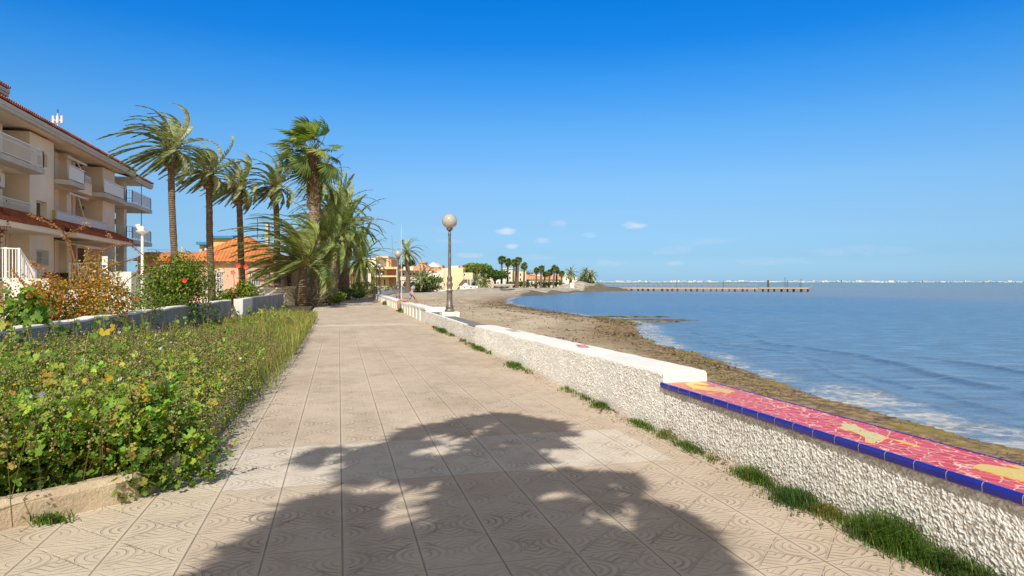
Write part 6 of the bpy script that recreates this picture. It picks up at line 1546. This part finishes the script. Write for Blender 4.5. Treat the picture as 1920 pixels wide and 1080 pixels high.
h.blk('upper_block', 778, 790, 491.5, 499, 'cream', 6, 9); h.blk('upper_block_cap', 776, 791.5, 489.8, 491.4, 'tile_far', 5.6, 9.4); h.blk('balcony', 752, 800, 519, 525, 'white_wall', -.8, -.6); h.blk('pergola_beam', 748, 800, 522.4, 523.3, 'brown', -1.6, -1.4)
for a in (750, 766, 782): h.blk('pergola_post', a, a+.7, 523.3, 541, 'white_wall', -1.6, -1.45)
for a, b, t_, q in [(753,758,511,517),(766,771,511,517),(772,779,511.5,516),(784,790,511,518),(755,764,527,538),(770,778,527,538),(795,799,512,518)]: h.win(a, b, t_, q, 1)
h.body(808.5, 826, 511, mat='pale', y0=2, nm='side_wing'); h.blk('doorway', 822, 827, 526, 536, 'terracotta', 1.9, 1.995); h.win(810, 815, 514, 520, 2); h.blk('wing_balcony', 808.5, 822, 521, 524.5, 'white_wall', 1.2, 1.9)
h = H('white_house', 'white gabled house rising behind the tiled villa', 813, 150, 10)
h.body(801, 823.5, 501, mat='white_wall'); h.roof(800.5, 824, 501, 491.5, 'white_wall', 'gable_y', over=.2); h.blk('shaded_side', 823.7, 829, 497, 505, 'salmon', .5, 6); h.win(807, 809, 499, 502); h.win(813, 815, 498.5, 501.5); h.body(824, 842, 506, mat='pale', y0=1, nm='annex')
h = H('yellow_house', 'pale yellow house with outside stairway behind the nearest globe lamp', 852, 128, 9)
h.body(828, 868, 503, mat='yel'); h.body(838, 858, 498, 503, 'pale', 2, nm='attic'); h.roof(858, 870, 504, 498.5, 'tile_far', None, 1, 7, .1); h.body(820, 832.5, 507, mat='pale', y0=-.5, nm='white_wing'); h.win(824, 827, 512, 519, -.5); h.win(830.5, 833.4, 524.5, 530.5, -.55); h.blk('balcony', 820, 831, 519, 522, 'white_wall', -1.2, -.6)
m_ = MB(); q0 = (h.x(857), -1.4, h.z(535)); q1 = (h.x(870), -1.4, h.z(520)); m_.bar(q0, q1, 1.0, .5); m_.box(h.x(870), h.x(880), -1.9, -.9, h.z(522), h.z(520)); m_.build('stairway', M['cream'], h.o)
h.blk('shaded_ground_floor', 861, 884, 524, 541, 'slab_grey', -.6, -.02); h.blk('post', 877.6, 878.6, 518, 540, 'cream', -1.9, -1.7); h.blk('lower_wing', 868.3, 886, 511, 524, 'yel', .5, 8); h.win(868.5, 873, 512, 518, .5, 'glass')
h = H('beach_hut', 'small white A shaped beach porch beside the stairway', 873, 122, 3, 0, 'hut')
h.body(862, 896, 536, 545, 'white_wall', nm='base_wall'); h.roof(867, 878, 536, 530, 'white_wall', 'gable_y', 0, 2, .1); h.win(868.5, 872.5, 536.8, 541); h.win(880.5, 885.5, 537, 542); h.win(889, 893, 536.7, 541)
h = H('villa', 'pink grey villa half hidden under the two pines', 905, 165, 8)
h.body(888, 930, 519, mat='rosy'); h.win(893, 897, 524, 530); h.win(915, 920, 524, 531); h.body(925, 948, 524, mat='white_wall', y0=-1, nm='white_wing'); h.win(932, 936, 528, 534, -1)
h = H('apartment_house', 'three storey cream apartment house among the tall fan palms', 963, 200, 10, 0, 'building')
h.body(943, 962, 504.5, mat='pale'); h.body(962.5, 987, 509, mat='cream', y0=.8, nm='right_wing'); h.blk('roof_edge', 942.5, 962.4, 503.4, 504.6, 'white_wall', -.3, 10)
for a in (946, 954, 966, 974, 981):
    for t_ in (509, 518, 527): h.win(a, a+4, t_+ (3 if a > 962 else 0), t_+6+(3 if a > 962 else 0), 0 if a < 962 else .8)
h = H('terraced_house', 'row of white beach houses under one long orange roof', 1018, 210, 8)
h.body(992, 1048, 524, mat='white_wall'); h.roof(990, 1049, 524, 514.5, 'tile_far', 'gable_x', 0, 7); h.blk('upper_floor', 1004, 1018, 515, 523, 'white_wall', 2.5, 8); h.blk('upper_floor', 1024, 1038, 515.5, 523, 'rosy', 2.5, 8); h.roof(996, 1008, 516, 512, 'tile_far', None, 3, 8)
for a in (995, 1003, 1011, 1020, 1028, 1036, 1043): h.win(a, a+4.2, 527, 534)
h = H('white_house', 'bright white square villa at the right end of the beach houses', 1066, 215, 8)
h.body(1053, 1067, 516, mat='white_wall'); h.body(1056, 1062, 511, 516, 'white_wall', 2, 6, nm='roof_room'); h.body(1067.4, 1083, 519, mat='pale', y0=1, nm='right_wing'); h.roof(1040, 1052.5, 528, 523, 'tile_far', None, -1, 5, .1); h.body(1041, 1052.5, 528, mat='cream', y0=-1, nm='left_wing'); h.win(1060, 1063.5, 522, 526); h.win(1076, 1079, 522, 525, 1); h.win(1055.5, 1057.5, 519, 522)
# low white walls along the beach front
for a, b, da, db, t_, lab in [(773,868,126,122,1.0,'long low white beach wall in front of the tiled villa'),(867,897,121,119,1.3,'low white beach wall in front of the A shaped porch'),(962,1010,178,186,.9,'low white beach wall below the tall fan palms')]:
    m_ = MB(); m_.prism([at(a,da)[:2], at(b,db)[:2], at(b,db+.5)[:2], at(a,da+.5)[:2]], -.7, CAMH-(543-530)*da/F+(t_-.2)*.5 if False else t_-.85); tag(m_.build('beach_wall', M['white_paint']), lab, 'wall')
# upturned white boat and notice board on the mounds
q = at(944, 112, 537); m_ = MB()
P = np.array([[(u_*1.9*1.0, v_*.65*math.sqrt(max(0, 1-u_*u_)), -.45*math.sqrt(max(0, 1-v_*v_))*math.sqrt(max(0, 1-u_**4))+.3) for v_ in np.linspace(-1, 1, 9)] for u_ in np.linspace(-1, 1, 17)])
m_.grid(P); o = m_.build('rowing_boat', M['white_paint'], smooth=True); o.location = (q[0], q[1], q[2]+.1); o.rotation_euler = (0, 0, -TH); tag(o, 'small white boat lying on the grey seaweed heap', 'boat')
q = at(1073, 148, 541); bo = thing('notice_board', 'white notice board on a post by the far waterline', 'sign', (q[0], q[1], q[2]-.5), -TH); MB().box(-.05,.05,0,.1,0,.9).build('post', M['iron'], bo); MB().box(-.4,.4,-.05,0,.6,1.75).build('panel', M['white_paint'], bo)

# trees
def round_tree(lab, px, d, rx, h0, h1, n, seed, pal, cat='tree'):
    r = np.random.default_rng(seed); c = at(px, d); o = thing('pine_tree', lab, cat, (c[0], c[1], -.1)); nl = 24; hh = h1-h0
    L_ = []
    for i in range(nl):
        a = i*2.4; q = math.sqrt((i+.5)/nl)*.72; L_.append((q*rx*math.cos(a), q*rx*math.sin(a), h0+hh*(.28+.40*math.sqrt(max(0, 1-q*q*1.3))+r.normal(0, .07))))
    L_ = np.array(L_); LR = r.uniform(.20, .34, nl)*rx; q = r.integers(0, nl, n); dd = r.normal(0, 1, (n, 3)); dd /= np.linalg.norm(dd, axis=1)[:, None]
    P = L_[q]+dd*(LR[q]*np.clip(r.normal(.9, .15, n), .2, 1.2))[:, None]*np.array([1, 1, .62]); R_ = rand_rot(r, n, .3)
    nr = dd+r.normal(0, .4, (n, 3)); nr /= np.linalg.norm(nr, axis=1)[:, None]; t_ = r.normal(0, 1, (n, 3)); t_ -= nr*np.sum(t_*nr, 1)[:, None]; t_ /= np.linalg.norm(t_, axis=1)[:, None]
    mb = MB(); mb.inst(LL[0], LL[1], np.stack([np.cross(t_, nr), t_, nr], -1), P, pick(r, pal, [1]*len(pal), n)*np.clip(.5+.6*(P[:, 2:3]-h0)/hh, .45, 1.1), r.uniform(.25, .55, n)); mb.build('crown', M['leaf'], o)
    m_ = MB(); m_.tube([(0,0,0),(.1,0,h0*.6),(-.05,.1,h0+hh*.3)], [.35,.28,.2], 8)
    for i in range(7): m_.tube([(0,0,h0*.75+.1*i), tuple(L_[i*3]*np.array([.6,.6,.96])), tuple(L_[i*3])], [.15,.1,.04], 5)
    m_.build('trunk', M['bark'], o)
round_tree('bright green umbrella pine beside the pale yellow house', 891, 138, 3.7, 2.3, 5.7, 5200, 71, [(.17,.26,.035),(.24,.31,.045),(.12,.19,.03)])
round_tree('darker green pine right of the umbrella pine', 928, 150, 3.4, 1.6, 4.5, 4600, 72, [(.08,.18,.04),(.12,.22,.05),(.06,.13,.03)])
far_fans = [('leftmost tall fan palm of the far group',940,487,150,.9),('second tall fan palm of the far group, slightly lower',951.5,492,152,.85),('third tall fan palm of the far group, left of a close pair',962.5,493,158,.8),('fourth tall fan palm of the far group, its crown touching the third',967,495,160,.75),('fifth and slimmest tall fan palm of the far group',970.5,488,156,.8),
            ('bushy fan palm right of the tall far group',982,499.5,160,.9),('fan palm at the left end of the long orange roof',1005,508,170,.8),('fan palm rising left of centre over the long orange roof',1014,504.5,170,.85),('short fan palm in front of the long orange roof',1021,514,172,.75),('fan palm right of centre over the long orange roof',1029.5,511,172,.8),('tall fan palm of a pair at the right end of the orange roof',1038,503.5,170,.85),('second fan palm of the pair at the right end of the orange roof',1043,506,173,.85),('thin fan palm left of the white square villa',1052.5,513,172,.75)]
crowns = []
for i in range(4):
    r = np.random.default_rng(200+i); mbk = fan_crown(r, 46, .75, .85, .12, -75, nseg=9, petr=.03, cols=[(.12,.19,.04),(.18,.24,.05),(.24,.26,.07),(.09,.14,.035)]); crowns.append(mbk.mesh('crown', M['frond']))
for i, (lab, px, py, d, s) in enumerate(far_fans):
    c = at(px, d); zt_ = at(px, d, py)[2]; o = thing('fan_palm', lab, 'palm tree', (c[0], c[1], -.2), 0, 'fan palms on the far shore')
    trunk_mb(zt_+.2, .26, .19, (.15, 0), i).build('trunk', M['bark'], o)
    cr = bpy.data.objects.new('crown', crowns[i % 4]); COL.objects.link(cr); cr.parent = o; cr.location = (.15, 0, zt_+.2); cr.rotation_euler = (0, 0, i*1.3); cr.scale = (s*.72,)*3
for i, (lab, px, py, d, L_, hi) in enumerate([('squat feather palm beside the tiled villa',786,525,122,2.9,80),('second squat feather palm at the tiled villa, just right of the first',797,524,124,2.9,80),('young yellow green palm in front of the pines',894,528,132,2.0,80),
        ('feather palm in front of the bright white square villa',1070,514,168,2.2,80),('solitary feather palm at the tip of the far shore',1098.5,513.5,165,1.7,80),('feather palm right of the solitary one at the tip of the far shore',1109,519,166,1.9,80),('bushy low palm at the left of the shore tip group',1092,527,164,2.0,80),('low palm below the pines at the beach wall',909,534,126,1.8,80)]):
    c = at(px, d); zt_ = at(px, d, py)[2]; o = thing('palm_tree', lab, 'palm tree', (c[0], c[1], -.2), 0, 'palms on the far shore'); r = np.random.default_rng(300+i)
    trunk_mb(max(.6, zt_+.1), .33, .28, (0, 0), i).build('trunk', M['bark'], o); k = date_crown(r, 38, L_, .15, -35, hi, 1.3, 16, .10, .5).build('crown', M['frond'], o); k.location = (0, 0, max(.6, zt_+.1))
bush('shrub', 'round bright green shrub beside the tiled villa', at(811, 124), 1.9, 1.6, 2.6, 1500, [(.10,.20,.03),(.15,.25,.04),(.07,.14,.02)], [1]*3, .2, .4, 81, tmpl=LL)
bush('shrub', 'dark green scrub at the base of the tiled villa', at(786, 121), 3.4, 1.6, 1.5, 1500, [(.06,.10,.03),(.10,.13,.04)], [1]*2, .2, .4, 82, tmpl=LL)
bush('shrub', 'scrub under the left palms at the shore tip', at(1092, 163), 1.9, 1.5, 2.4, 1500, [(.08,.13,.03),(.13,.17,.05)], [1]*2, .22, .42, 83, tmpl=LL)
bush('shrub', 'scrub under the right palms at the shore tip', at(1107, 164), 1.7, 1.5, 2.0, 1300, [(.08,.13,.03),(.14,.17,.06)], [1]*2, .22, .42, 84, tmpl=LL)
bush('shrub', 'green scrub in front of the long orange roof', at(1028, 172), 4.5, 1.5, 1.7, 1500, [(.08,.12,.03),(.13,.17,.05)], [1]*2, .22, .42, 85, tmpl=LL)
bush('shrub', 'green scrub below the tall far fan palms', at(975, 168), 5.0, 1.5, 1.8, 1500, [(.08,.13,.03),(.12,.16,.04)], [1]*2, .22, .42, 86, tmpl=LL)
for i, (px, d, w_, hgt, lab) in enumerate([(650,175,60,5.5,'dark line of trees behind the salmon house'),(755,190,26,8.2,'dark trees behind the tiled villa roof'),(985,235,40,5.5,'trees behind the three storey apartment house')]):
    bush('tree_line', lab, at(px, d), w_*d/F*1.0, 3, hgt, 2500, [(.06,.09,.03),(.09,.12,.04)], [1]*2, .4, .8, 90+i, tmpl=LL, cat='trees', lobes=20)

# pier
p0 = np.array(at(1119, 166)); p1 = np.array(at(1515, 152)); pr_ = thing('pier', 'long low timber pier on posts reaching out into the bay', 'pier', (0, 0, 0)); 
M['timber'] = simple('grey_timber', (.38,.30,.23), .9, var=.3, scale=3); M['timber_dark'] = simple('wet_timber', (.09,.065,.045), .8, var=.3, scale=3)
zd = .12; L_ = np.linalg.norm(p1-p0); dv = (p1-p0)/L_; pv = np.array([-dv[1], dv[0], 0])
def pp(f, off=0, z=0): q = p0+dv*L_*f+pv*off; return (q[0], q[1], z)
m_ = MB(); m_.bar(pp(0,0,zd), pp(1,0,zd), 1.6, .34); m_.bar(pp(.78,0,zd+.08), pp(1,0,zd+.08), 3.4, .30).build('deck', M['timber'], pr_)
r = np.random.default_rng(17); n = 34
for i in range(n+1):
    f = i/n+r.normal(0, .003); f = min(1, max(0, f))
    for s in (-.7, .7): MB().bar(pp(f, s, -1.4), pp(f, s, zd-.08), .22 if r.random() < .6 else .34).build('pile', M['timber_dark'], pr_)
for i in range(30):
    f = (i+.5)/30*.78; hgt = zd+r.uniform(.8, 1.1)*(1 if i % 5 else 1.5); MB().bar(pp(f, .7, zd), pp(f, .7, hgt), .07).build('rail_post', M['timber'], pr_)
m_ = MB(); m_.bar(pp(0,.7,zd+.85), pp(.78,.7,zd+.85), .05); m_.build('handrail', M['timber'], pr_)
for f, hgt, w_ in [(.825,1.9,.28),(.40,2.0,.08),(.90,2.6,.08),(.91,1.9,.08),(.97,2.2,.08),(.965,1.3,.06),(.62,1.8,.07)]: MB().bar(pp(f,.2,zd), pp(f,.2,zd+hgt), w_).build('mooring_post', M['timber_dark'], pr_)
MB().bar(pp(1.0,0,zd+.1), pp(1.02,0,zd+.7), .9, .06).build('ramp', M['timber'], pr_)

# far shore town, hills, land strip; distance haze mixed into their colours
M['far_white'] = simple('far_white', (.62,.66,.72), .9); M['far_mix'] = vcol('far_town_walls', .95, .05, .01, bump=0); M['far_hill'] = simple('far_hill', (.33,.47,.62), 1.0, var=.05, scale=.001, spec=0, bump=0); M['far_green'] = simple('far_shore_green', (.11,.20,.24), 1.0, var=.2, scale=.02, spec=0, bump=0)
r = np.random.default_rng(123); mb = MB(); D = 3600.
for i in range(1500):
    px = r.uniform(1085, 2050); d = D*r.uniform(.98, 1.12); dens = vnoise(np.array([px*.013]), np.array([2.]), 6)[0]; 
    if r.random() > (.35+1.0*dens)*(1.0 if px < 1650 else .45): continue
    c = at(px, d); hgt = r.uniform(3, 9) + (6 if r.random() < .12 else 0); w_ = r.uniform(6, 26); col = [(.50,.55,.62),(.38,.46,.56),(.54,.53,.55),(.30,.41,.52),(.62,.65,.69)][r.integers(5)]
    a = -TH+r.normal(0, .3); cs, sn = math.cos(a), math.sin(a); q = [(c[0]+u_*cs-v_*sn, c[1]+u_*sn+v_*cs) for u_, v_ in [(-w_/2,-5),(w_/2,-5),(w_/2,5),(-w_/2,5)]]
    mb.prism(q, 0, hgt, col)
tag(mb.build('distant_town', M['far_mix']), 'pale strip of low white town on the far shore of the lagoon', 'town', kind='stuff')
mb = MB(); px = np.linspace(1060, 2150, 300); rows = []
for d, f in [(3500, 0), (3520, 1), (3700, 1.0), (3720, 0)]:
    zt_ = (1.5+4*fbm(px*.03, px*0, 3, 4))*f-1.0*(f == 0); rows.append(np.stack([*at(px, d)[:2], zt_], -1))
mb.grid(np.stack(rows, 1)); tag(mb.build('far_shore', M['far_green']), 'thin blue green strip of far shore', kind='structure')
mb = MB(); px = np.linspace(700, 2400, 300); rows = []
for d, f in [(8200, 0), (8300, 1), (8800, 0)]:
    zt_ = (13+15*fbm(px*.006, px*0, 4, 14)*np.exp(-((px-1250)/420)**2)+4*fbm(px*.02, px*0, 2, 8))*f-2*(f == 0); rows.append(np.stack([*at(px, d)[:2], zt_], -1))
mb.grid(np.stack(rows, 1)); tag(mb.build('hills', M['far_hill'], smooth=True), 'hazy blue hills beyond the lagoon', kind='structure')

# ------------------------------------------------------------------ put every assembly's Empty at its own base
bpy.context.view_layer.update()
for o in [q for q in S.objects if q.type == 'EMPTY' and q.parent is None and q.location.length < 1e-6 and q.children]:
    P = [Vector(b) for c in o.children if c.type == 'MESH' for b in c.bound_box]
    if not P: continue
    lo = Vector([min(p[i] for p in P) for i in range(3)]); hi = Vector([max(p[i] for p in P) for i in range(3)]); c = Vector(((lo.x+hi.x)/2, (lo.y+hi.y)/2, max(lo.z, 0) if hi.z > 0 else lo.z))
    o.location = c
    for k in o.children: k.location = k.location-c
